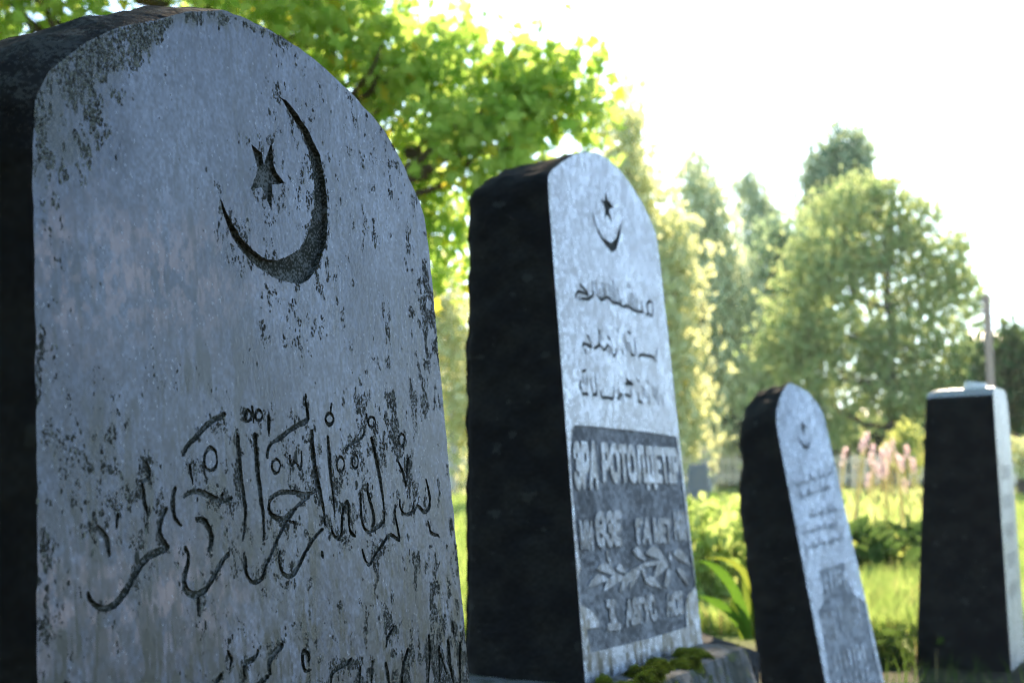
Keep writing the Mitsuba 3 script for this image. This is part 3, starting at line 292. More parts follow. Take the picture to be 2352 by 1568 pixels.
# black lichen grown on the first stone: small crusts, thickest along the carvings, the right edge and down the rain streaks
def lichen(fr, key, n, seed):
    rs = np.random.RandomState(seed); u = rs.uniform(-.35, .35, n); v = rs.uniform(.25, 1.275, n); import shapely
    big = unary_union([ins1, cr1, st1]); d = shapely.distance(big, shapely.points(u, v)); outp = Polygon(OUT1)
    inside = shapely.contains_xy(outp.buffer(-0.001), u, v) & ~shapely.contains_xy(big, u, v)
    de = shapely.distance(outp.exterior, shapely.points(u, v))
    q = np.stack([u, v, 0 * u], 1)
    st = meshkit.fbm(q * [38, 7, 1], 3, 3); cl = meshkit.fbm(q * [26, 17, 1], 3, 8); fine = meshkit.noise(q * [130, 60, 1], 4)
    right = np.clip((u + .02) / .22, 0, 1); low = np.clip((1.15 - v) / .5, 0, 1)
    pr = 0.75 * np.exp(-d / .008) * np.clip(cl * 2.4 - .7, 0, 1)
    pr += np.clip(st * 2.6 - 1.25, 0, 1) * np.clip(cl * 3 - 1.2, 0, 1) * (.2 + .7 * np.clip((.75 - v) / .3, 0, 1))
    st2 = meshkit.fbm(q * [75, 22, 1], 3, 31); pr += np.clip(st2 * 5 - 2.62, 0, 1.1) * right * np.clip(low * 1.5 + .25, 0, 1)
    pr += 1.1 * np.exp(-de / .008) * (u > 0) * np.clip(cl * 3.2 - 1.3, 0, 1)
    pr += 1.0 * np.exp(-(((u - .315 + .037 * v) / .03) ** 2 + ((v - 1.03) / .055) ** 2)) * np.clip(st * 3 - 1.2, 0, 1)
    drip = (np.abs(u - .02) < .045) & (v < 1.03) & (v > .955); pr += drip * np.clip(st * 3.2 - 1.25, 0, 1) * np.clip((v - .955) / .06, 0, 1) ** .5
    pr += .5 * np.exp(-((u + .22) / .06) ** 2 - ((v - .83) / .05) ** 2) * np.clip(cl * 3 - 1.2, 0, 1)
    wc = .105 * np.clip((-.13 - u) / .13, 0, 1) + .012 * (u < .05) + .002; corner = np.clip(1.3 - (1.2795 - 1.32 * u * u - v) / wc, 0, 1); pr += 1.5 * corner * np.clip(cl * 3 - .6, 0, 1)
    pr += 1.2 * np.exp(-de / .011) * (u < -.2) * np.clip(st2 * 4 - 1.6, 0, 1)
    frac = meshkit.fbm(q * [150, 85, 1], 4, 12); pr = np.clip(pr, 0, 1.3)
    keep = inside & (frac > .66 - .24 * pr) & (rs.rand(n) < np.clip(pr * 1.5, 0, .9)); u, v = u[keep], v[keep]; corner = corner[keep]; k = len(u)
    sz = np.exp(rs.normal(math.log(.00078), .35, k)); el = rs.uniform(1.0, 2.0, k); H = 7; th = np.arange(H) * 2 * np.pi / H
    r = rs.uniform(.55, 1.25, (k, H)); x = u[:, None] + sz[:, None] * r * np.cos(th); y = v[:, None] + sz[:, None] * el[:, None] * r * np.sin(th)
    w = np.full((k, H), .00012); pts = np.stack([x, y, w], -1); top = np.stack([u, v, .0003 + .3 * sz], -1)[:, None]
    P = np.concatenate([pts, top], 1).reshape(-1, 3); b = np.arange(k)[:, None] * (H + 1); a = np.arange(H)
    f = np.stack([b + a, b + (a + 1) % H, b + H + 0 * a], -1).reshape(-1, 3)
    tone = rs.uniform(.010, .040, k); grey = (rs.rand(k) < .12 + .45 * (corner > .15)); tone = np.where(grey, rs.uniform(.05, .13, k), tone)
    col = np.stack([tone * 1.0, tone * 1.04, tone * .82], 1); col = np.repeat(col, H + 1, 0)
    scene[key] = mikit.ply(tm(fr.world(P), f), 'mat_lichen', smooth=True, color=col); tag(key, 'black and grey lichen crusts', kind='stuff')
scene['mat_lichen'] = {'type': 'twosided', 'bsdf': {'type': 'principled', 'base_color': {'type': 'mesh_attribute', 'name': 'vertex_color'}, 'roughness': 0.9, 'specular': 0.15}}
lichen(F1, 'gravestone__lichen', 420000, 5)

def text_poly(text, quad):
    from PIL import Image, ImageDraw, ImageFont
    import glob
    font = ImageFont.truetype(glob.glob('/opt/blender-*/*/datafiles/fonts/Inter.woff2')[0], 90)
    x0, y0, x1, y1 = font.getbbox(text, anchor='ls', stroke_width=6); im = Image.new('L', (x1 - x0 + 4, y1 - y0 + 4))
    ImageDraw.Draw(im).text((2 - x0, 2 - y0), text, 255, font, anchor='ls', stroke_width=6)
    on = np.pad(np.asarray(im) > 127, ((0, 0), (1, 1))).astype(np.int8); r, s = np.nonzero(np.diff(on, axis=1) == 1); e = np.nonzero(np.diff(on, axis=1) == -1)[1]
    g = unary_union([box(a, -k - 1, b, -k) for k, a, b in zip(r, s, e)]).buffer(.6).buffer(-.6).simplify(1.0)
    gx0, gy0, gx1, gy1 = g.bounds; q = np.array(quad)
    def mp(c):
        c = np.asarray(c); s_, t_ = (c[:, 0] - gx0) / (gx1 - gx0), (gy1 - c[:, 1]) / (gy1 - gy0); s_, t_ = s_[:, None], t_[:, None]
        return (q[0] * (1 - s_) + q[1] * s_) * (1 - t_) + (q[3] * (1 - s_) + q[2] * s_) * t_
    import shapely
    return shapely.transform(g, mp).buffer(0)
def leaf_poly(w, a, b, k=0.5):
    a, b = np.array(a), np.array(b); d = b - a; L = np.linalg.norm(d); t = d / L; nn = V3(-t[1], t[0]) if False else np.array([-t[1], t[0]])
    s = np.linspace(0, 1, 9)[:, None]; h = (np.sin(np.pi * s ** .85) * w); c = a + d * s + nn * (0.08 * L * np.sin(np.pi * s))
    return Polygon(np.vstack([c + nn * h, (c - nn * h)[::-1]])).buffer(0)
letters = unary_union([chip(text_poly(t, q), .0018, 8, .003) for t, q in zip(['ЗРА', 'РОТОЛДЕТІР', 'МИ', 'ӘЗЕ', 'ГА', 'МЕТ', 'НШ', 'І', 'АВГУС', 'НОІ'], ROW2)])
branch = unary_union([leaf_poly(w * .00040, p, q) for w, p, q in LV2] + [stroke(s, 9, False) for s in ST])
pan2 = Polygon(PN2).buffer(0).intersection(Polygon(OUT2).buffer(-.003)); branch = branch.intersection(pan2.buffer(-.002)); letters = letters.intersection(pan2.buffer(.002)).difference(branch.buffer(.004))
panel = pan2.difference(letters).difference(branch)
ins2 = unary_union([stroke(p, w, False) for w, p in S2]).buffer(0)
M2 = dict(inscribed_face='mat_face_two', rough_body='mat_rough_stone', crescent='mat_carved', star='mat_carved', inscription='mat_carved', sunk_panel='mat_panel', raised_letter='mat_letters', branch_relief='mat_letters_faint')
tag('gravestone_001', 'tall pale gravestone with black side, small crescent and dark lettered panel, on a mossy plinth', 'gravestone')
gravestone('gravestone_001', F2, body_mesh(OUT2, lambda v: np.interp(v, [0, .2, .4, .6, .9, 1.2], [.285, .268, .255, .24, .212, .19]), 0.022, 21, step=0.011),
    (lambda let: [M2.update({n_: 'mat_letters_faint'}) for n_, g_, _ in let if g_.centroid.y < .35] and False or [('crescent', Polygon(CR2).buffer(0), 0.006), ('star', Polygon(ST2).buffer(0), 0.006), *rows('inscription', ins2, [.72, .605], 0.004), ('sunk_panel', panel, 0.004), *let, ('branch_relief', branch, 0)])(pieces('raised_letter', letters, 0)), M2)

let3 = unary_union([Polygon(q).buffer(0) for q in LT3]); pan3 = Polygon(PN3).buffer(0).intersection(Polygon(OUT3).buffer(-.003)); let3 = let3.intersection(pan3.buffer(.003))
M3 = dict({k: v for k, v in M2.items() if not k[-3:].isdigit()}, inscribed_face='mat_face_three', inscription='mat_panel_pale', sunk_panel='mat_panel_pale', raised_letter='mat_letters')
tag('gravestone_002', 'slim gravestone leaning backwards between the tall pale one and the square dark one', 'gravestone')
gravestone('gravestone_002', F3, body_mesh(OUT3, lambda v: np.interp(v, [0, .175, .52, .73, .87, 1.1], [.27, .259, .231, .217, .18, .145]), 0.024, 31, step=0.011),
    [('crescent', Polygon(CR3).buffer(0), 0.004), ('star', Polygon(ST3).buffer(0), 0.004), *rows('inscription', unary_union([stroke(p, w * .8, False) for w, p in S3]).intersection(Polygon(OUT3).buffer(-.004)).buffer(0), [.785, .70, .625], 0.003), ('sunk_panel', pan3.difference(let3), 0.003), *pieces('raised_letter', let3, 0)], M3)
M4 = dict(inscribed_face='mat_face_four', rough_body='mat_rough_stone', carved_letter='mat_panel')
tag('gravestone_003', 'dark blocky gravestone narrowing upwards at the right, its sloping top edge paler with painted sky light', 'gravestone')
v4, f4 = body_mesh(OUT4, lambda v: np.interp(v, [0, 1.108], [.372, .264]), 0.003, 41, inset_back=0.012, step=0.014)
ins4 = unary_union([box(-.15 + .024 * i, .25 + .12 * (j % 5), -.15 + .024 * i + .012, .31 + .12 * (j % 5)) for j in range(5) for i in range(12) if (i * 7 + j * 5) % 5 > 1])
gravestone('gravestone_003', F4, (v4, f4), pieces('carved_letter', ins4, 0.003), M4)
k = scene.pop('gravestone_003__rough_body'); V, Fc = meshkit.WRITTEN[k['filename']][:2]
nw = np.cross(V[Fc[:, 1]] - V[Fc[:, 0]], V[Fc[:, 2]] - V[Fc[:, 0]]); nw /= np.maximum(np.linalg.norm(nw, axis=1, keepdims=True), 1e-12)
cz = V[Fc].mean(1)[:, 2]; up = (nw[:, 2] > .35) & (cz > 1.0)  # sky light on the upward top edge is put into a paler stone colour
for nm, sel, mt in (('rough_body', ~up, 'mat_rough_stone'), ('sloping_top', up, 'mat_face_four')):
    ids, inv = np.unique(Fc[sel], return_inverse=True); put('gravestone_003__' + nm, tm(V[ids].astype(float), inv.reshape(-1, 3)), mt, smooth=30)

# ---------------------------------------------------------------- plinth, moss, kerb, pale stone, far headstone
def lump(corners, amp, seed, freq=9, edge=0.03):
    m = manifold3d.Manifold.hull_points(np.array(corners, np.float32)).refine_to_length(edge); me = m.to_mesh()
    t = trimesh.Trimesh(np.array(me.vert_properties[:, :3], float), np.array(me.tri_verts)); trimesh.smoothing.filter_taubin(t, iterations=2)
    t.vertices += t.vertex_normals * (amp * (meshkit.fbm(t.vertices * freq, 4, seed) - .5) * 2)[:, None]
    return t.vertices.copy(), t.faces.copy()
FP = Frame((.3115, 3.3, 0), .445, 0)
def pl(u, v, w): return FP.world([[u, v, w]])[0]
pc = [pl(u, .398 - (.012 if w > 0 else 0), w) for u in (-.62, .37) for w in (-.42, .115)] + [pl(u, -.05, w) for u in (-.72, .43) for w in (-.5, .24)]
def plinth_col(p, n, uv):
    a = fbm(p.x * 16, p.y * 16, p.z * 8, 4); b = noise(p.x * 70, p.y * 70, p.z * 28); st = smoothstep(0.46, 0.60, 0.5 * noise(p.x * 40, p.y * 40, p.z * 6) + 0.5 * b)
    c = mix(mi.Color3f(0.055, 0.057, 0.057), mi.Color3f(0.115, 0.118, 0.116), a); c = mix(c, mi.Color3f(0.035, 0.038, 0.028), st * 0.9)
    return mix(c, mi.Color3f(0.06, 0.075, 0.015), smoothstep(0.6, 0.75, fbm(p.x * 24, p.y * 24, p.z * 24, 3)) * 0.6)
mat('mat_plinth', proc(plinth_col), 0.9, 0.2, proc(lambda p, n, uv: 0.008 * fbm(p.x * 50, p.y * 50, p.z * 50, 3), 1e-3), 1.0)
put('plinth', tm(*lump(pc, .006, 3, 12, .018)), 'mat_plinth', smooth=32); tag('plinth', 'weathered grey stone plinth with mossy edge under the tall pale gravestone', 'plinth')
scene['mat_moss'] = {'type': 'twosided', 'bsdf': {'type': 'principled', 'base_color': {'type': 'mesh_attribute', 'name': 'vertex_color'}, 'roughness': 1.0, 'specular': 0.05}}
MU, MW = np.meshgrid(np.arange(-.60, .375, .0045), np.arange(.012, .128, .004), indexing='ij'); mq = np.stack([MU, MW, 0 * MU], -1)
MH = np.clip(meshkit.fbm(mq * [15, 21, 1], 4, 40) + .16 * np.exp(-((MW - .085 + .12 * np.clip(MU - .05, 0, 1)) / .028) ** 2) + .10 * meshkit.noise(mq * [5, 1, 1], 44) - .655 - .25 * (MU > .31), -.01, .2) * .15
MH *= .8 + .5 * meshkit.noise(mq * [90, 90, 1], 45); MH = np.where(MH > 0, np.minimum(MH, .012) * (.55 + .9 * meshkit.noise(mq * [60, 120, 1], 48)), -.004)
MZ = .3885 + MH - np.clip(MW - .108, 0, 1) * 2.2
def moss(key, u0, u1, seed, label):
    rs = np.random.RandomState(seed); n0, n1 = MU.shape; ids = np.arange(n0 * n1).reshape(n0, n1); on = (MH > 0) & (MU >= u0) & (MU < u1)
    cell = on[:-1, :-1] | on[1:, :-1] | on[:-1, 1:] | on[1:, 1:]; A, B, C, D = ids[:-1, :-1][cell], ids[1:, :-1][cell], ids[1:, 1:][cell], ids[:-1, 1:][cell]
    P = FP.world(np.stack([MU + .004 * (meshkit.noise(mq * 70, 46) - .5), MZ, MW], -1).reshape(-1, 3)); f = np.concatenate([np.stack([A, B, C], 1), np.stack([A, C, D], 1)])[:, ::-1]
    used, inv = np.unique(f, return_inverse=True); P = P[used]; f = inv.reshape(-1, 3); t = tm(P, f)
    if t.face_normals[:, 2].mean() < 0: f = f[:, ::-1]; t = tm(P, f)
    pts, fi = trimesh.sample.sample_surface(t, int(t.area * 900000), seed=seed); nr = t.face_normals[fi] + rs.normal(0, .5, (len(fi), 3)); nr /= np.linalg.norm(nr, axis=1, keepdims=True); sd = np.cross(nr, rs.normal(0, 1, nr.shape)); sd /= np.linalg.norm(sd, axis=1, keepdims=True)
    tri = np.stack([pts - sd * .0009, pts + sd * .0009, pts + nr * rs.uniform(.003, .009, (len(pts), 1))], 1).reshape(-1, 3)
    V = np.vstack([P, tri]); F = np.vstack([f, len(P) + np.arange(len(tri)).reshape(-1, 3)]); g = np.clip(meshkit.fbm(V * 45, 3, 2) * 2.4 - .6, 0, 1)[:, None]
    scene[key] = mikit.ply(tm(V, F), 'mat_moss', color=(1 - g) * V3(.034, .040, .009) + g * V3(.24, .27, .036), smooth=True); tag(key, label, 'moss', 'moss cushions on the plinth edge')
moss('moss_cushion', .16, .40, 1, 'thin moss patch at the right foot of the tall pale gravestone')
moss('moss_cushion_001', -.06, .16, 2, 'moss patch at the middle of the plinth edge')
moss('moss_cushion_002', -.22, -.06, 3, 'moss patch left of the middle one on the plinth edge')
moss('moss_cushion_003', -.38, -.22, 4, 'moss patch at the front left corner of the pale gravestone')
moss('moss_cushion_004', -.62, -.38, 5, 'lowest moss patch, cut by the bottom of the frame')
rs0 = np.random.RandomState(2)
kb = [(x, y, z) for x, y in ((.30, 4.02), (.42, 4.40), (.66, 3.95), (.72, 4.25)) for z in (-.05, .385 - (.10 if x > .6 else 0))]
put('grave_kerb', tm(*lump(kb, .012, 7, 8, .03)), 'mat_rough_stone', smooth=32); tag('grave_kerb', 'low dark kerb stone behind the plinth', 'kerb')
def stone_col(p, n, uv): return mix(mi.Color3f(0.74, 0.72, 0.67), mi.Color3f(0.86, 0.84, 0.79), fbm(p.x * 60, p.y * 60, p.z * 60, 3))
mat('mat_pale_stone', proc(stone_col), 0.8, 0.3)
pb = F4.world(np.array([(x, 1.108 + z, w) for x, w, z in ((-.18, -.125, -.004), (-.18, -.025, -.004), (-.08, -.13, -.004), (-.08, -.03, -.004), (-.17, -.115, .030), (-.165, -.035, .020), (-.09, -.118, .028), (-.09, -.04, .016))]))
put('pale_stone', tm(*lump(pb, .002, 3, 40, .012)), 'mat_pale_stone', smooth=True); tag('pale_stone', 'small pale stone lying on top of the square dark gravestone', 'stone')
hb = [(x, y, z) for x0, x1, z in ((2.98, 3.46, -.1), (3.07, 3.37, .74)) for x in (x0, x1) for y in (24.9, 25.1)]
mat('mat_far_stone', (.16, .165, .17), .8, .2)
put('distant_gravestone', tm(*lump(hb, .01, 5, 5, .06)), 'mat_far_stone', smooth=True); tag('distant_gravestone', 'small grey headstone far off in front of the picket fence', 'gravestone')

# ---------------------------------------------------------------- fence, pole, house, shed
def px(x, d): return (x - 1176) / 3300 * d
def pz(y, d): return CAM_H + (1050 - y) / 3300 * d
def wood(p, n, uv): return mix(mi.Color3f(0.74, 0.66, 0.55), mi.Color3f(0.88, 0.81, 0.70), fbm(p.x * 9, p.y * 9, p.z * 2, 3))
mat('mat_fence', proc(wood), 0.85, 0.2)
tag('picket_fence', 'weathered wooden picket fence along the far side of the cemetery', 'fence')
rs = np.random.RandomState(12); d = 40.0; x = px(960, d)
while x < px(2400, d):
    h = .93 + rs.uniform(-.05, .04); w = .046; lean = rs.normal(0, .02); y0 = d + rs.normal(0, .006)
    prof = [(-w, .12), (w, .12), (w, h - .07), (0, h), (-w, h - .07)]; v = np.array([[x + a + lean * b, y0 + s, b] for s in (0, .022) for a, b in prof])
    f = [[0, 1, 2], [0, 2, 4], [4, 2, 3], [5, 7, 6], [5, 9, 7], [9, 8, 7]] + sum([[[i, 5 + i, 5 + (i + 1) % 5], [i, 5 + (i + 1) % 5, (i + 1) % 5]] for i in range(5)], [])
    put('picket_fence__picket', tm(v, np.array(f)), 'mat_fence'); x += .18
for z in (.30, .72): put('picket_fence__rail', tm(*bxm((px(955, d), d + .025, z), (px(2405, d), d + .065, z + .08))), 'mat_fence')
for xx in np.arange(px(965, d), px(2410, d), 2.4): put('picket_fence__post', tm(*bxm((xx, d + .068, -.1), (xx + .11, d + .18, .95), .01)), 'mat_fence')
mat('mat_pole', proc(lambda p, n, uv: mix(mi.Color3f(0.30, 0.21, 0.165), mi.Color3f(0.46, 0.35, 0.28), fbm(p.x * 12, p.y * 12, p.z * 1.5, 3))), 0.85, 0.2)
mat('mat_insulator', (.25, .22, .2), .4, .4)
d = 29.0; X0 = px(2275, d); tag('utility_pole', 'brown wooden utility pole rising behind the square dark gravestone', 'pole')
put('utility_pole__pole', tm(*tube([(X0 + .05, d, -.2), (X0, d, 3), (X0 - .02, d, pz(676, d))], [.088, .082, .075], 12)), 'mat_pole', smooth=40)
for k, (dx, z) in enumerate(((-.13, 4.0), (-.13, 3.78))):
    a = X0 + dx
    put('utility_pole__insulator', tm(*cat([tube([(X0 + (.05 if dx > 0 else -.05), d - .02, z - .06), (a, d - .02, z - .06), (a, d - .02, z)], .012, 6), tube([(a, d - .02, z - .02), (a, d - .02, z + .02), (a, d - .02, z + .07)], [.028, .04, .025], 8)])), 'mat_insulator', smooth=40)
mat('mat_wall', (.55, .56, .58), .8, .3); mat('mat_roof', (.42, .46, .52), .5, .5); mat('mat_glass', (.10, .13, .17), .08, .6); mat('mat_frame', (.75, .76, .78), .5, .4)
d = 75.0; hx0, hx1 = px(2286, d), px(2286, d) + 9
tag('house', 'pale house with blue-grey roof glazing at the right edge behind trees', 'house')
put('house__wall', tm(*bxm((hx0, d, 0), (hx1, d + 7, 6.5))), 'mat_wall')
rv = np.array([(hx0 - .3, d - .4, 6.4), (hx1 + .3, d - .4, 6.4), (hx1 + .3, d + 3.5, 7.7), (hx0 - .3, d + 3.5, 7.7), (hx0 - .3, d + 7.4, 6.4), (hx1 + .3, d + 7.4, 6.4)])
rv2 = np.vstack([rv, rv - [0, 0, .2]]); put('house__roof', tm(rv2, np.array([[0, 1, 2], [0, 2, 3], [3, 2, 5], [3, 5, 4], [6, 8, 7], [6, 9, 8], [9, 11, 8], [9, 10, 11], [0, 6, 7], [0, 7, 1], [0, 3, 9], [0, 9, 6], [3, 4, 10], [3, 10, 9], [1, 7, 8], [1, 8, 2], [2, 8, 11], [2, 11, 5], [4, 5, 11], [4, 11, 10]])), 'mat_roof')
for i in range(4):
    x = hx0 + .5 + i * 2.1
    put('house__window', tm(*bxm((x, d - .03, 4.7), (x + 1.3, d + .03, 6.2))), 'mat_glass'); put('house__window__frame' if i == 0 else f'house__window_{i:03d}__frame', tm(*cat([bxm((x - .08, d - .06, 4.62), (x, d - .002, 6.28)), bxm((x + 1.3, d - .06, 4.62), (x + 1.38, d - .002, 6.28)), bxm((x, d - .06, 6.2), (x + 1.3, d - .002, 6.28)), bxm((x, d - .06, 4.62), (x + 1.3, d - .002, 4.7)), bxm((x + .62, d - .055, 4.7), (x + .68, d - .032, 6.2))])), 'mat_frame')
mat('mat_shed_wall', (.075, .028, .022), .8, .2); mat('mat_shed_roof', (.055, .06, .07), .6, .3)
def shed(key, x0, x1, y, h, hr, label):
    tag(key, label, 'shed'); put(key + '__wall', tm(*bxm((x0, y, -.1), (x1, y + 3, h))), 'mat_shed_wall')
    a = np.array([(x0 - .25, y - .3, h), (x1 + .25, y - .3, h), (x1 + .25, y + 1.5, hr), (x0 - .25, y + 1.5, hr), (x0 - .25, y + 3.3, h), (x1 + .25, y + 3.3, h)]); a2 = np.vstack([a, a - [0, 0, .12]])
    put(key + '__roof', tm(a2, np.array([[0, 1, 2], [0, 2, 3], [3, 2, 5], [3, 5, 4], [6, 8, 7], [6, 9, 8], [9, 11, 8], [9, 10, 11], [0, 6, 7], [0, 7, 1], [0, 3, 9], [0, 9, 6], [3, 4, 10], [3, 10, 9], [1, 7, 8], [1, 8, 2], [2, 8, 11], [2, 11, 5], [4, 5, 11], [4, 11, 10]])), 'mat_shed_roof')
    m = (x0 + x1) / 2; put(key + '__door', tm(*bxm((m - .45, y - .04, 0), (m + .45, y - .002, min(1.9, h - .1)))), 'mat_pole')
shed('shed', px(1985, 43), px(2035, 43), 43, 1.9, 2.35, 'small dark roofed shed beyond the pink flowers')
shed('shed_001', px(2325, 44), px(2420, 44), 44, 2.1, 2.9, 'dark red shed at the right edge under the dark green tree')

# ---------------------------------------------------------------- leaves and trees
for nm, tr in (('mat_leaf', 1.0), ('mat_leaf_far', 0.9), ('mat_petal', 1.0)): leafmat(nm, tr)
mat('mat_bark', proc(lambda p, n, uv: mix(mi.Color3f(0.05, 0.038, 0.03), mi.Color3f(0.12, 0.095, 0.075), fbm(p.x * 14, p.y * 14, p.z * 4, 4))), 0.95, 0.1)
mat('mat_birch_bark', proc(lambda p, n, uv: mix(mi.Color3f(0.55, 0.53, 0.50), mi.Color3f(0.05, 0.045, 0.04), smoothstep(0.58, 0.66, fbm(p.x * 5, p.y * 5, p.z * 3.5, 3)))), 0.8, 0.2)
mat('mat_stem', (.10, .13, .03), .7, .3); mat('mat_pink_stem', (.30, .24, .10), .7, .3)
MAPLE = np.array([(0, -.45), (.10, -.12), (.42, -.22), (.34, .02), (.62, .20), (.30, .24), (.26, .38), (0, .72), (-.26, .38), (-.30, .24), (-.62, .20), (-.34, .02), (-.42, -.22), (-.10, -.12)])
OVAL = np.array([(0, -.5), (.24, -.22), (.30, .06), (.16, .36), (0, .55), (-.16, .36), (-.30, .06), (-.24, -.22)])
RHOMB = np.array([(0, -.5), (.32, -.02), (0, .55), (-.32, -.02)])
STRAP = np.array([(0, -.5), (.05, -.3), (.06, .1), (0, .55), (-.06, .1), (-.05, -.3)])
def leaves(cent, size, col, rs, shape=RHOMB, droop=0.35, flat=0.6):
    n, k = len(cent), len(shape)
    ax = rs.normal(0, 1, (n, 3)); ax[:, 2] -= droop * 2; ax /= np.linalg.norm(ax, axis=1, keepdims=True)          # leaf axis (stalk to tip)
    nr = rs.normal(0, 1, (n, 3)) * [1, 1, .6] + [0, 0, flat]; sd = np.cross(ax, nr); sd /= np.maximum(np.linalg.norm(sd, axis=1, keepdims=True), 1e-9); up = np.cross(sd, ax)
    s = (np.asarray(size) * np.ones(n))[:, None, None]; x, y = shape[:, 0], shape[:, 1]
    P = cent[:, None] + s * (x[None, :, None] * sd[:, None] + y[None, :, None] * ax[:, None] + (np.abs(x) * .35 - .15 * y ** 2)[None, :, None] * up[:, None])
    b = np.arange(n)[:, None] * k
    if k == 4: f = np.concatenate([np.stack([b + 0, b + 1, b + 2], -1), np.stack([b + 0, b + 2, b + 3], -1)]).reshape(-1, 3)
    else:
        C = cent[:, None] + s * (.05 * ax[:, None]); P = np.concatenate([P, C], 1); b = np.arange(n)[:, None] * (k + 1); a = np.arange(k)
        f = np.stack([b + a, b + (a + 1) % k, b + k + 0 * a], -1).reshape(-1, 3)
    return P.reshape(-1, 3), f, np.repeat(col, P.shape[1], 0)
def sprays(blobs, rs, per, spread, seed, gap=0.42, zs=1.0):
    """leaf positions in clumps spread through the ellipsoids of blobs (centre, radii, number of clumps), with gaps"""
    out = []
    for c, r, n in blobs:
        q = rs.normal(0, 1, (n * 3, 3)); q /= np.linalg.norm(q, axis=1, keepdims=True); q *= rs.uniform(.15, 1, (n * 3, 1)) ** .45
        p = np.array(c) + q * np.array(r); g = meshkit.fbm(p * (1.1 / max(np.mean(r), .4)) * 2.2, 3, seed); p = p[g > gap][:n]
        k = rs.poisson(per, len(p)) + 1; cc = np.repeat(p, k, 0); out.append(cc + rs.normal(0, 1, cc.shape) * spread * [1, 1, zs])
    return np.vstack(out)
def leaf_cols(rs, n, lo, hi, odd=None, share=0.06):
    t = rs.rand(n, 1); c = (1 - t) * np.array(lo) + t * np.array(hi)
    if odd is not None: m = rs.rand(n) < share; c[m] = odd
    return c
def tree(key, label, base, height, blobs, lo, hi, size, per, spread, seed, cat_='tree', r0=.16, bark='mat_bark', shape=RHOMB, zs=1.0, gap=.42, droop=.35, trunk=None, odd=None, mat_='mat_leaf_far', extra=None):
    rs = np.random.RandomState(seed); tag(key, label, cat_); base = np.array(base, float)
    top = base + V3(rs.normal(0, .02) * height, rs.normal(0, .02) * height, height); tp = trunk if trunk is not None else curve(base - V3(0, 0, .2), top, V3(.03 * height * rs.normal(), 0, 0), 8, .02, rs)
    put(key + '__trunk', tm(*tube(tp, np.linspace(r0, r0 * .18, len(tp)) + np.r_[r0 * .35, np.zeros(len(tp) - 1)], 9)), bark, smooth=50)
    limb = []
    for c, r, n in blobs:
        if n < 8: continue
        c = np.array(c); zc = np.clip(c[2] - .55 * np.hypot(*(c[:2] - base[:2])) if not (key == 'maple_tree' and c[2] > 4.3) else 5.2, base[2] + .15 * height, base[2] + height * .9); tpz = np.array(tp); i = np.argmin(abs(tpz[:, 2] - zc)); s = tpz[i]
        limb.append(tube(curve(s, c, V3(0, 0, -.06 * np.linalg.norm(c - s)), 6, .03 * np.linalg.norm(c - s), rs), np.linspace(r0 * .26, .009, 6), 6))
        for _ in range(4):
            e = c + rs.normal(0, .5, 3) * np.array(r); limb.append(tube(curve(s * .35 + c * .65, e, V3(0, 0, .03), 5, .02, rs), np.linspace(r0 * .14 + .008, .005, 5), 5))
    put(key + '__limbs', tm(*cat(limb)), bark, smooth=50)
    c = sprays(blobs, rs, per, spread, seed, gap, zs); n = len(c)
    v, f, col = leaves(c, np.exp(rs.normal(math.log(size), .2, n)), leaf_cols(rs, n, lo, hi, odd), rs, shape, droop)
    scene[key + '__crown'] = mikit.ply(tm(v, f), mat_, color=col)
def pb_(x, y, d, rx, rz, n, ry=None):
    return ((px(x, d), d, pz(y, d)), (rx / 3300 * d, (ry or (rx + rz) / 2) / 3300 * d, rz / 3300 * d), n)
# the maple over the nearest stone: unseen clumps overhead added to shade the graves
MB = [(p, (r[0], r[1] * .9, r[2]), int(n * .19)) for p, r, n in [pb_(1180, 215, 8.0, 130, 80, 190), pb_(1310, 180, 8.1, 70, 65, 70), pb_(1330, 265, 8.0, 50, 40, 30), pb_(1120, 320, 7.8, 140, 90, 190), pb_(1000, 520, 8.2, 75, 95, 90), pb_(930, 380, 8.4, 110, 150, 170), pb_(900, 150, 8.0, 170, 130, 240),
      pb_(1040, 110, 8.3, 80, 90, 90), pb_(740, 60, 8.0, 220, 160, 330), pb_(300, -120, 7.6, 380, 190, 380), pb_(20, -10, 7.2, 180, 110, 170), pb_(430, -380, 8, 440, 300, 500), pb_(-250, 100, 7.6, 260, 330, 260), pb_(1180, 420, 8.3, 60, 40, 22), pb_(760, 330, 9.0, 130, 250, 190), pb_(1060, 610, 8.4, 40, 40, 30), pb_(640, -100, 8.6, 300, 160, 330)]] + [(p, r, int(n * .4)) for p, r, n in [
      ((-2.6, 5.6, 5.0), (1.6, 1.6, .9), 330), ((-1.6, 4.3, 5.0), (1.3, 1.5, .7), 300), ((-3.6, 7.5, 5.6), (2.0, 2.0, 1.4), 320), ((-2.2, 2.2, 4.6), (1.5, 1.6, .8), 330), ((-3.9, 4.2, 4.2), (1.3, 2.0, 1.5), 300), ((-1.7, .2, 4.6), (1.5, 1.6, .8), 330), ((.8, 5.3, 4.5), (1.2, 1.3, .6), 260), ((1.5, 7.3, 4.9), (1.1, 1.1, .6), 240), ((2.2, 8.8, 4.9), (1.1, 1.2, .6), 260)]]
tr = [(-1.72, 8.3, -.2), (-1.78, 8.3, .8), (-1.75, 8.2, 2.0), (-1.80, 8.25, 3.0), (-1.78, 8.2, 4.2), (-1.8, 8.0, 5.5)]
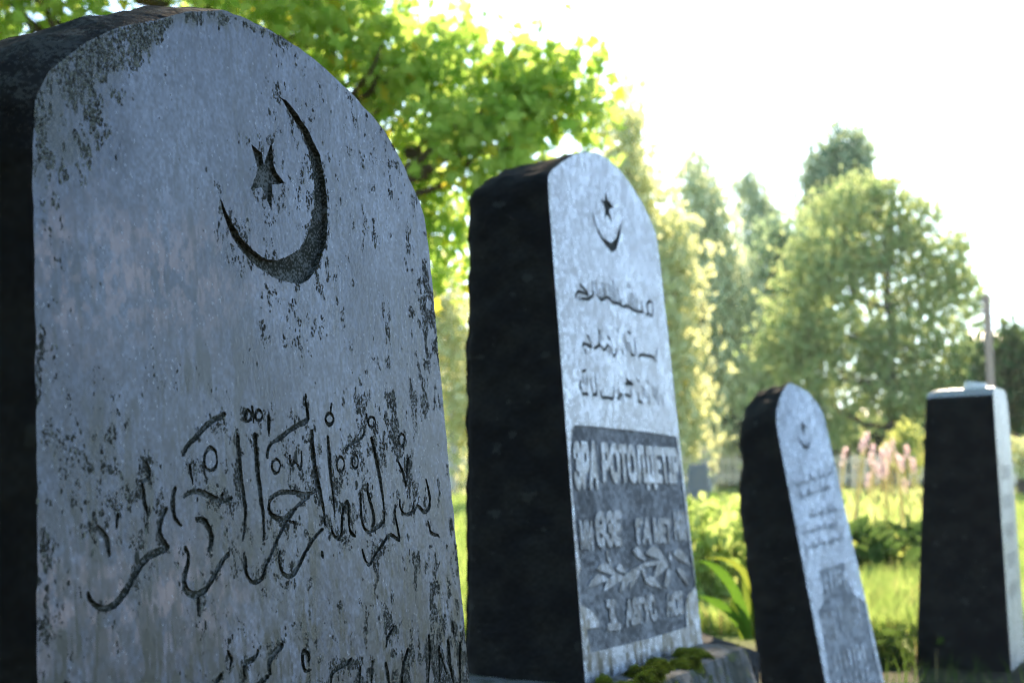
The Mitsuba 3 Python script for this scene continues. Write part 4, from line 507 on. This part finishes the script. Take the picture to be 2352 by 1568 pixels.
tree('maple_tree', 'leafy yellow-green maple overhanging the nearest gravestone at upper left', (-1.75, 8.2, 0), 6.0, MB, (.27, .46, .07), (.54, .67, .17), .078, 14, .11, 3, r0=.17, shape=MAPLE, trunk=tr, odd=(.6, .55, .06), mat_='mat_leaf', gap=.475)
# far trees, each with its own outline
def far(key, label, d, spec, lo, hi, seed, height, bx, **kw):
    r = np.random.RandomState(seed + 900); sp = []; fill = kw.pop('fill', .34)
    for x, y, rx, rz, n in spec:
        sp.append((x, y, rx * .9, rz * .9, int(n * fill)))
        for _ in range(3):
            t = r.uniform(0, 6.283); k = r.uniform(.28, .5); e = r.uniform(.8, 1.25); sp.append((x + e * rx * math.cos(t), y + e * rz * math.sin(t), rx * k, rz * k, max(3, int(n * .05))))
    tree(key, label, (px(bx, d), d, 0), height, [pb_(x, y, d, rx, rz, n) for x, y, rx, rz, n in sp], lo, hi, kw.pop('size', .20), kw.pop('per', 16), kw.pop('spread', .26), seed, **kw)
PALE = ((.50, .54, .24), (.72, .72, .40)); MID = ((.27, .38, .15), (.50, .55, .25)); DARK = ((.06, .12, .05), (.14, .20, .08)); BLUE = ((.34, .44, .30), (.54, .60, .40))
far('birch_tree', 'tall pale birch rising just right of the tall pale gravestone', 30, [(1437, 290, 26, 70, 40), (1425, 400, 40, 70, 60), (1470, 450, 45, 80, 70), (1455, 560, 70, 100, 150), (1500, 620, 60, 90, 110), (1480, 740, 95, 120, 200), (1530, 850, 80, 110, 170), (1400, 760, 90, 150, 150), (1555, 640, 40, 80, 60), (1545, 960, 60, 60, 80)], *PALE, 21, 8, 1450, bark='mat_birch_bark', zs=2.0, droop=.8)
far('birch_tree_001', 'pale birch seen in the gap between the two nearest gravestones', 33, [(1010, 680, 50, 110, 90), (1060, 780, 60, 90, 90), (1020, 900, 70, 110, 120), (1090, 930, 70, 100, 110), (940, 780, 70, 160, 100)], *PALE, 22, 4, 1030, bark='mat_birch_bark', zs=1.8, droop=.8)
far('birch_tree_002', 'rounded greyish birch second from the tall pale gravestone', 38, [(1600, 410, 36, 50, 60), (1590, 490, 40, 55, 70), (1640, 500, 40, 55, 70), (1610, 590, 70, 80, 150), (1660, 620, 50, 70, 90), (1620, 720, 80, 100, 210), (1690, 760, 60, 100, 150), (1650, 850, 90, 100, 220), (1570, 830, 50, 110, 110)], (.46, .54, .33), (.70, .73, .49), 23, 7.5, 1620, bark='mat_birch_bark', zs=1.8, droop=.8)
far('slim_tree', 'slender dark tree standing narrow above the treeline', 46, [(1735, 430, 22, 32, 44), (1738, 490, 27, 40, 60), (1768, 500, 20, 34, 34), (1745, 570, 46, 60, 110), (1790, 590, 40, 50, 80), (1750, 680, 80, 80, 200), (1720, 780, 70, 90, 180)], (.32, .43, .28), (.52, .58, .38), 24, 9, 1742, zs=1.4)
far('poplar_tree', 'tallest dark green tree behind the round yellow-green one', 46, [(1938, 345, 36, 40, 90), (1985, 350, 28, 40, 60), (1895, 385, 42, 46, 100), (1972, 385, 36, 46, 90), (1880, 450, 32, 50, 80), (1930, 440, 50, 50, 110), (1990, 450, 26, 50, 60), (1890, 520, 50, 60, 110), (1960, 530, 60, 70, 130)], (.26, .36, .22), (.44, .52, .32), 25, 11, 1930, zs=1.3)
far('round_tree', 'large round yellow-green tree in front of the poplar', 33, [(1960, 470, 50, 46, 60), (2010, 430, 40, 40, 50), (2060, 480, 55, 50, 70), (1910, 540, 60, 60, 90), (1990, 560, 70, 70, 120), (2090, 560, 60, 60, 90), (2150, 600, 50, 50, 70), (2110, 510, 50, 46, 60), (2185, 575, 34, 34, 26), (2215, 640, 34, 34, 24), (1850, 620, 60, 60, 90), (1930, 650, 80, 70, 150), (2040, 660, 80, 70, 130), (2130, 680, 55, 50, 70), (2190, 650, 26, 26, 14), (1840, 730, 60, 70, 100), (1930, 760, 80, 80, 160), (2030, 780, 80, 80, 160), (2110, 790, 60, 55, 80), (2190, 760, 55, 40, 46), (2225, 700, 22, 22, 10), (2230, 830, 44, 40, 40), (2150, 860, 70, 55, 100), (1880, 850, 70, 70, 130), (1990, 890, 90, 70, 160), (2090, 920, 90, 60, 140), (2240, 900, 60, 60, 90), (1930, 950, 80, 50, 110), (1800, 800, 60, 80, 110), (1820, 900, 70, 60, 110)], *MID, 26, 6.0, 2030, per=15, size=.16, spread=.22, fill=.25, gap=.46)
far('dark_tree', 'dark blue-green tree between the slim tree and the round one', 39, [(1800, 560, 46, 46, 80), (1840, 600, 50, 60, 100), (1780, 650, 60, 70, 130), (1850, 700, 70, 90, 180), (1770, 770, 70, 90, 180), (1820, 850, 80, 90, 200), (1750, 890, 60, 80, 130), (1700, 840, 50, 80, 110)], (.20, .31, .19), (.36, .45, .25), 27, 6.2, 1815)
far('dark_shrub', 'dark green bush above the fence right of the tall pale gravestone', 43.5, [(1690, 930, 60, 60, 150), (1640, 960, 50, 50, 100), (1740, 960, 60, 60, 130), (1670, 1000, 70, 30, 90), (1600, 1060, 50, 40, 90), (1670, 1065, 60, 40, 110), (1740, 1065, 50, 40, 90), (1050, 1065, 50, 40, 90)], *DARK, 28, 1.6, 1690, cat_='bush', r0=.06)
far('dark_tree_001', 'dark green tree at the right edge in front of the house', 30, [(2335, 830, 40, 60, 100), (2310, 890, 36, 60, 80), (2370, 860, 60, 90, 160), (2345, 930, 50, 50, 90)], *DARK, 29, 3.2, 2345)
far('pale_shrub', 'pale shrub behind the fence in the gap left of the tall pale gravestone', 42, [(1030, 1000, 60, 40, 90), (960, 1010, 50, 40, 60), (1100, 1000, 60, 45, 80)], *PALE, 30, 1.2, 1030, cat_='bush', r0=.05)
far('pale_shrub_001', 'pale green low bush along the fence under the dark bush', 42, [(1580, 960, 50, 80, 110), (1560, 1020, 50, 40, 60), (1660, 1030, 60, 18, 50), (1500, 960, 60, 80, 100)], *PALE, 31, 1.6, 1570, cat_='bush', r0=.05)
far('yellow_shrub', 'small bright yellow-green bush behind the pink flowers', 20, [(2075, 1010, 26, 32, 50), (2085, 1050, 34, 30, 50)], (.34, .38, .10), (.48, .50, .16), 32, .9, 2080, cat_='bush', r0=.03, size=.08, spread=.08)
far('dark_shrub_001', 'dark hedge bush behind the flowers and the fence', 43, [(1900, 1000, 70, 40, 120), (1990, 1020, 60, 30, 90), (2060, 1000, 60, 40, 90), (2130, 1000, 60, 50, 90), (1820, 1000, 60, 40, 90), (1950, 1065, 50, 40, 90), (2030, 1070, 50, 40, 90), (2110, 1070, 50, 40, 90)], (.05, .10, .04), (.14, .19, .07), 33, 1.2, 1960, cat_='bush', r0=.05)
far('pale_shrub_002', 'small pale bush at the right edge beside the square dark gravestone', 26, [(2340, 1040, 30, 30, 40), (2390, 1050, 40, 36, 50)], *PALE, 34, .8, 2350, cat_='bush', r0=.03, size=.1, spread=.1)
# added tree behind the camera, put there to darken the stones' near sides
BM = [((-2.5, -5.5, 4.2), (2.6, 1.8, 2.2), 420), ((.8, -6.5, 4.5), (2.2, 1.8, 2.2), 380), ((-5.0, -3.0, 3.6), (1.6, 2.4, 2.2), 360), ((-1, -6, 2.0), (3.6, 1.4, 1.2), 420), ((-5.5, 0.5, 2.6), (1.2, 2.4, 2.2), 360), ((2.6, -6.5, 2.6), (1.6, 1.5, 2.0), 300)]
tree('maple_tree_001', 'added green maple, unseen behind the camera, to shade the gravestones', (-2, -6, 0), 6, BM, (.10, .18, .015), (.2, .26, .025), .20, 12, .22, 44, r0=.2, shape=RHOMB, mat_='mat_leaf')

# ---------------------------------------------------------------- plants near the graves
def blade(pts, w, twist=0.2, fold=.25, n=10):
    from scipy.interpolate import splprep, splev
    tck, _ = splprep(np.array(pts, float).T, s=0, k=min(3, len(pts) - 1)); p = np.array(splev(np.linspace(0, 1, n), tck)).T; t = np.gradient(p, axis=0); t /= np.linalg.norm(t, axis=1, keepdims=True)
    sd = np.cross(t, V3(.25, 1, .2)); sd /= np.linalg.norm(sd, axis=1, keepdims=True); nn = np.cross(sd, t); s = np.linspace(0, 1, n); ww = w * np.minimum(1, (1 - s) * 3.2 + .02) * (.75 + .25 * np.minimum(1, s * 5))
    v = np.stack([p - sd * ww[:, None] + nn * (ww * fold)[:, None], p, p + sd * ww[:, None] + nn * (ww * fold)[:, None]], 1).reshape(-1, 3); f = []
    for i in range(n - 1):
        for j in (0, 1): a = i * 3 + j; f += [[a, a + 1, a + 4], [a, a + 4, a + 3]]
    return v, np.array(f)
tag('daylily_plant', 'clump of arching strap leaves beside the black edge of the leaning gravestone', 'plant')
def cf(x, y, d): x, y = (2200 + x / 2.6133) * .57422, (2200 + y / 2.6133) * .57422; return (px(x, d), d, pz(y, d))
for L, w, c in ([[cf(2040, 900, 5.0), cf(1970, 560, 4.95), cf(1830, 290, 4.9), cf(1520, 90, 4.8)], .017, (.065, .14, .015)], [[cf(2030, 900, 4.95), cf(1850, 620, 4.9), cf(1700, 520, 4.85), cf(1530, 450, 4.8)], .016, (.065, .14, .015)],
                [[cf(2060, 900, 5.1), cf(2050, 560, 5.1), cf(2010, 250, 5.15), cf(1990, 110, 5.2)], .015, (.15, .21, .03)], [[cf(2090, 900, 5.1), cf(2100, 500, 5.1), cf(1990, 200, 5.1), cf(1620, 70, 5.1)], .012, (.17, .21, .03)],
                [[cf(2080, 900, 5.2), cf(2120, 560, 5.2), cf(2170, 300, 5.2), cf(2250, 150, 5.2)], .015, (.16, .24, .02)], [[cf(1990, 900, 5.1), cf(1930, 700, 5.15), cf(1890, 560, 5.2), cf(1900, 420, 5.25)], .012, (.2, .28, .03)]):
    v, f = blade(L, w); k = 'daylily_plant__leaf'; n = 1
    while k in scene: k = f'daylily_plant__leaf_{n:03d}'; n += 1
    scene[k] = mikit.ply(tm(v, f), 'mat_leaf', color=np.tile(c, (len(v), 1)), smooth=True)
def herb(key, label, pts, size, lo, hi, seed, shape=OVAL, stem=True, cat_='plant', per=9, spread=.06, droop=0.0, odd=None, share=.06, flat=.8):
    rs = np.random.RandomState(seed); tag(key, label, cat_); st, cen = [], []
    for (x, y, h) in pts:
        b = V3(x, y, -.02); t = V3(x + rs.normal(0, .12) * h, y + rs.normal(0, .12) * h, h); c = curve(b, t, V3(0, 0, 0), 6, .01, rs); st.append(tube(c, np.linspace(.006, .003, 6), 5))
        s = rs.uniform(.12, 1, per) ** .8; cen.append(np.array([np.array([np.interp(a, np.linspace(0, 1, 6), c[:, k]) for k in range(3)]) for a in s]) + rs.normal(0, spread, (per, 3)) * [1, 1, .5])
    put(key + '__stem', tm(*cat(st)), 'mat_stem', smooth=50); cen = np.vstack(cen); cen[:, 2] = np.maximum(cen[:, 2], .03); n = len(cen)
    v, f, col = leaves(cen, np.exp(rs.normal(math.log(size), .25, n)), leaf_cols(rs, n, lo, hi, odd, share), rs, shape, droop, flat)
    scene[key + '__foliage'] = mikit.ply(tm(v, f), 'mat_leaf', color=col)
rs = np.random.RandomState(77)
herb('leafy_plant', 'tall bright leafy plants in the gap between the pale and the leaning gravestone', [(rs.uniform(px(1540, 8.5), px(1760, 8.5)), rs.uniform(7.6, 9.6), rs.uniform(.40, .64)) for _ in range(150)], .085, (.27, .38, .08), (.48, .56, .19), 51, per=12)
herb('broad_leaf_plant', 'dark green broad-leaved plant between the leaning and the square gravestone', [(rs.uniform(px(1930, 10.3), px(2140, 10.3)), rs.uniform(9.8, 10.7), rs.uniform(.20, .36)) for _ in range(60)], .15, (.035, .075, .02), (.08, .13, .035), 52, per=9, spread=.08, odd=(.34, .40, .10), share=.10)
herb('broad_leaf_plant_001', 'dark leafy clump at the left foot of the square dark gravestone', [(rs.uniform(px(1985, 6.1), px(2040, 6.1)), rs.uniform(5.9, 6.3), rs.uniform(.05, .12)) for _ in range(30)], .06, (.03, .05, .015), (.06, .10, .02), 53, per=9, spread=.05)
# pink flowers on long leaning stalks
tag('flowering_plant', 'tall plant with pink flower heads on leaning stalks behind the leaning gravestone', 'flower')
def ch(x, y): return ((3300 + x / 3.137) * .57422, (1600 + y / 3.137) * .57422)
rs = np.random.RandomState(5)
for i, (hx, hy, lean, br) in enumerate([(235, 660, -60, .8), (215, 760, -55, .8), (505, 490, -200, 1), (450, 560, -170, .9), (590, 630, -120, .85), (570, 720, -120, 1), (700, 700, -60, 1), (755, 610, -70, .9), (795, 690, -40, .95), (730, 860, -30, 1.1), (520, 1000, -90, .95), (985, 1060, 10, 1.05), (1010, 640, 20, 1), (890, 745, -10, .9), (955, 790, 0, .9), (1090, 800, 30, 1), (600, 830, -80, .8), (660, 900, -60, .85), (835, 560, 10, .75)]):
    d = rs.uniform(10.9, 12.4); x, y = ch(hx, hy); h = V3(px(x, d), d, pz(y, d)); b = V3(h[0] + lean / 3.137 * .574 / 3300 * d * 1.8, d - .2, 0)
    if hx < 300: b[0] = h[0] - .18
    sv, sf = tube(curve(b, h, V3(.02, 0, .02), 7), np.linspace(.011, .006, 7), 6); scene['flowering_plant__stem' + (f'_{i:03d}' if i else '')] = mikit.ply(tm(sv, sf), 'mat_leaf', color=np.tile((.66, .58, .30), (len(sv), 1)), smooth=True)
    n = 80; c = rs.normal(0, 1, (n, 3)); c /= np.linalg.norm(c, axis=1, keepdims=True); ax = unit(h - b); c = h + c * rs.uniform(.2, 1, (n, 1)) * .021 * br + ax * rs.uniform(-1.1, .9, (n, 1)) * .056 * br
    v, f, col = leaves(c, .025 * br, leaf_cols(rs, n, (.80, .56, .58), (.93, .80, .80)), rs, OVAL, -.2); k = 'flowering_plant__flower_head' + (f'_{i:03d}' if i else '')
    scene[k] = mikit.ply(tm(v, f), 'mat_petal', color=col)
n = 260; bb = []
for i in range(n):
    x0, y0 = rs.uniform(px(1900, 11.5), px(2160, 11.5)), rs.uniform(10.8, 12.6); L = rs.uniform(.35, .68); a = rs.uniform(-.5, .35)
    bb.append(blade([(x0, y0, 0), (x0 + a * .15 * L, y0, .5 * L), (x0 + a * .45 * L, y0 - .05, .85 * L), (x0 + a * .9 * L, y0 - .1, .95 * L)], rs.uniform(.005, .011), n=6))
v, f = cat(bb); scene['flowering_plant__foliage'] = mikit.ply(tm(v, f), 'mat_leaf', color=np.repeat(leaf_cols(rs, n, (.26, .36, .10), (.48, .53, .20)), 18, 0))
# grass
def grass(key, label, n, region, hmin, hmax, lo, hi, seed, wid=.004):
    rs = np.random.RandomState(seed); x, y = region(rs, n); h = rs.uniform(hmin, hmax, n) * (.6 + .8 * meshkit.noise(np.stack([x * 1.5, y * 1.5, 0 * x], 1), 3)); a = rs.uniform(0, 6.283, n); le = rs.uniform(.1, .7, n) * h; w = wid * (.7 + .6 * rs.rand(n)) * np.maximum(1, y / 9)
    b = np.stack([x, y, 0 * x - .01], 1); dx = np.stack([np.cos(a), np.sin(a), 0 * a], 1); sd = np.stack([-np.sin(a), np.cos(a), 0 * a], 1)
    m = b + dx * (le * .3)[:, None] + V3(0, 0, 1) * (h * .6)[:, None]; t = b + dx * le[:, None] + V3(0, 0, 1) * h[:, None]; s = sd * w[:, None]
    P = np.stack([b - s, b + s, m - s * .8, m + s * .8, t], 1).reshape(-1, 3); o = np.arange(n)[:, None] * 5; f = (o[:, :, None] + np.array([[0, 1, 3], [0, 3, 2], [2, 3, 4]])[None]).reshape(-1, 3)
    scene[key] = mikit.ply(tm(P, f), 'mat_leaf', color=np.repeat(leaf_cols(rs, n, lo, hi, (.34, .30, .12), .08), 5, 0)); tag(key, label, 'grass', kind='stuff')
def wedge(y0, y1, a, b, pw=1.0):
    def r(rs, n):
        y = y0 + (y1 - y0) * rs.rand(n) ** pw; return px(rs.uniform(a, b, n), y), y
    return r
grass('grass', 'sunlit grass around the graves', 90000, wedge(6.9, 30, 960, 2420, 1.6), .06, .20, (.19, .30, .06), (.37, .45, .13), 61)
grass('shaded_grass', 'sparse grass with shade put into its colour, on the dark soil before the square gravestone', 170, wedge(4.9, 6.5, 1950, 2400), .04, .15, (.03, .06, .012), (.08, .13, .025), 62, .0028)  # shade before the square stone put into the dark blade colours

# ---------------------------------------------------------------- thin summer haze over the churchyard
scene['air'] = {'type': 'homogeneous', 'albedo': {'type': 'rgb', 'value': [.95, .95, .95]}, 'sigma_t': {'type': 'rgb', 'value': [HAZE, HAZE, HAZE]}}
scene['haze'] = {'type': 'cube', 'to_world': T().translate([0, 0, 5.5]).scale([1520, 1520, 7.0]), 'bsdf': {'type': 'null'}, 'interior': {'type': 'ref', 'id': 'air'}}
scene['camera']['medium'] = {'type': 'ref', 'id': 'air'}
tag('haze', 'thin bright summer haze', kind='stuff')
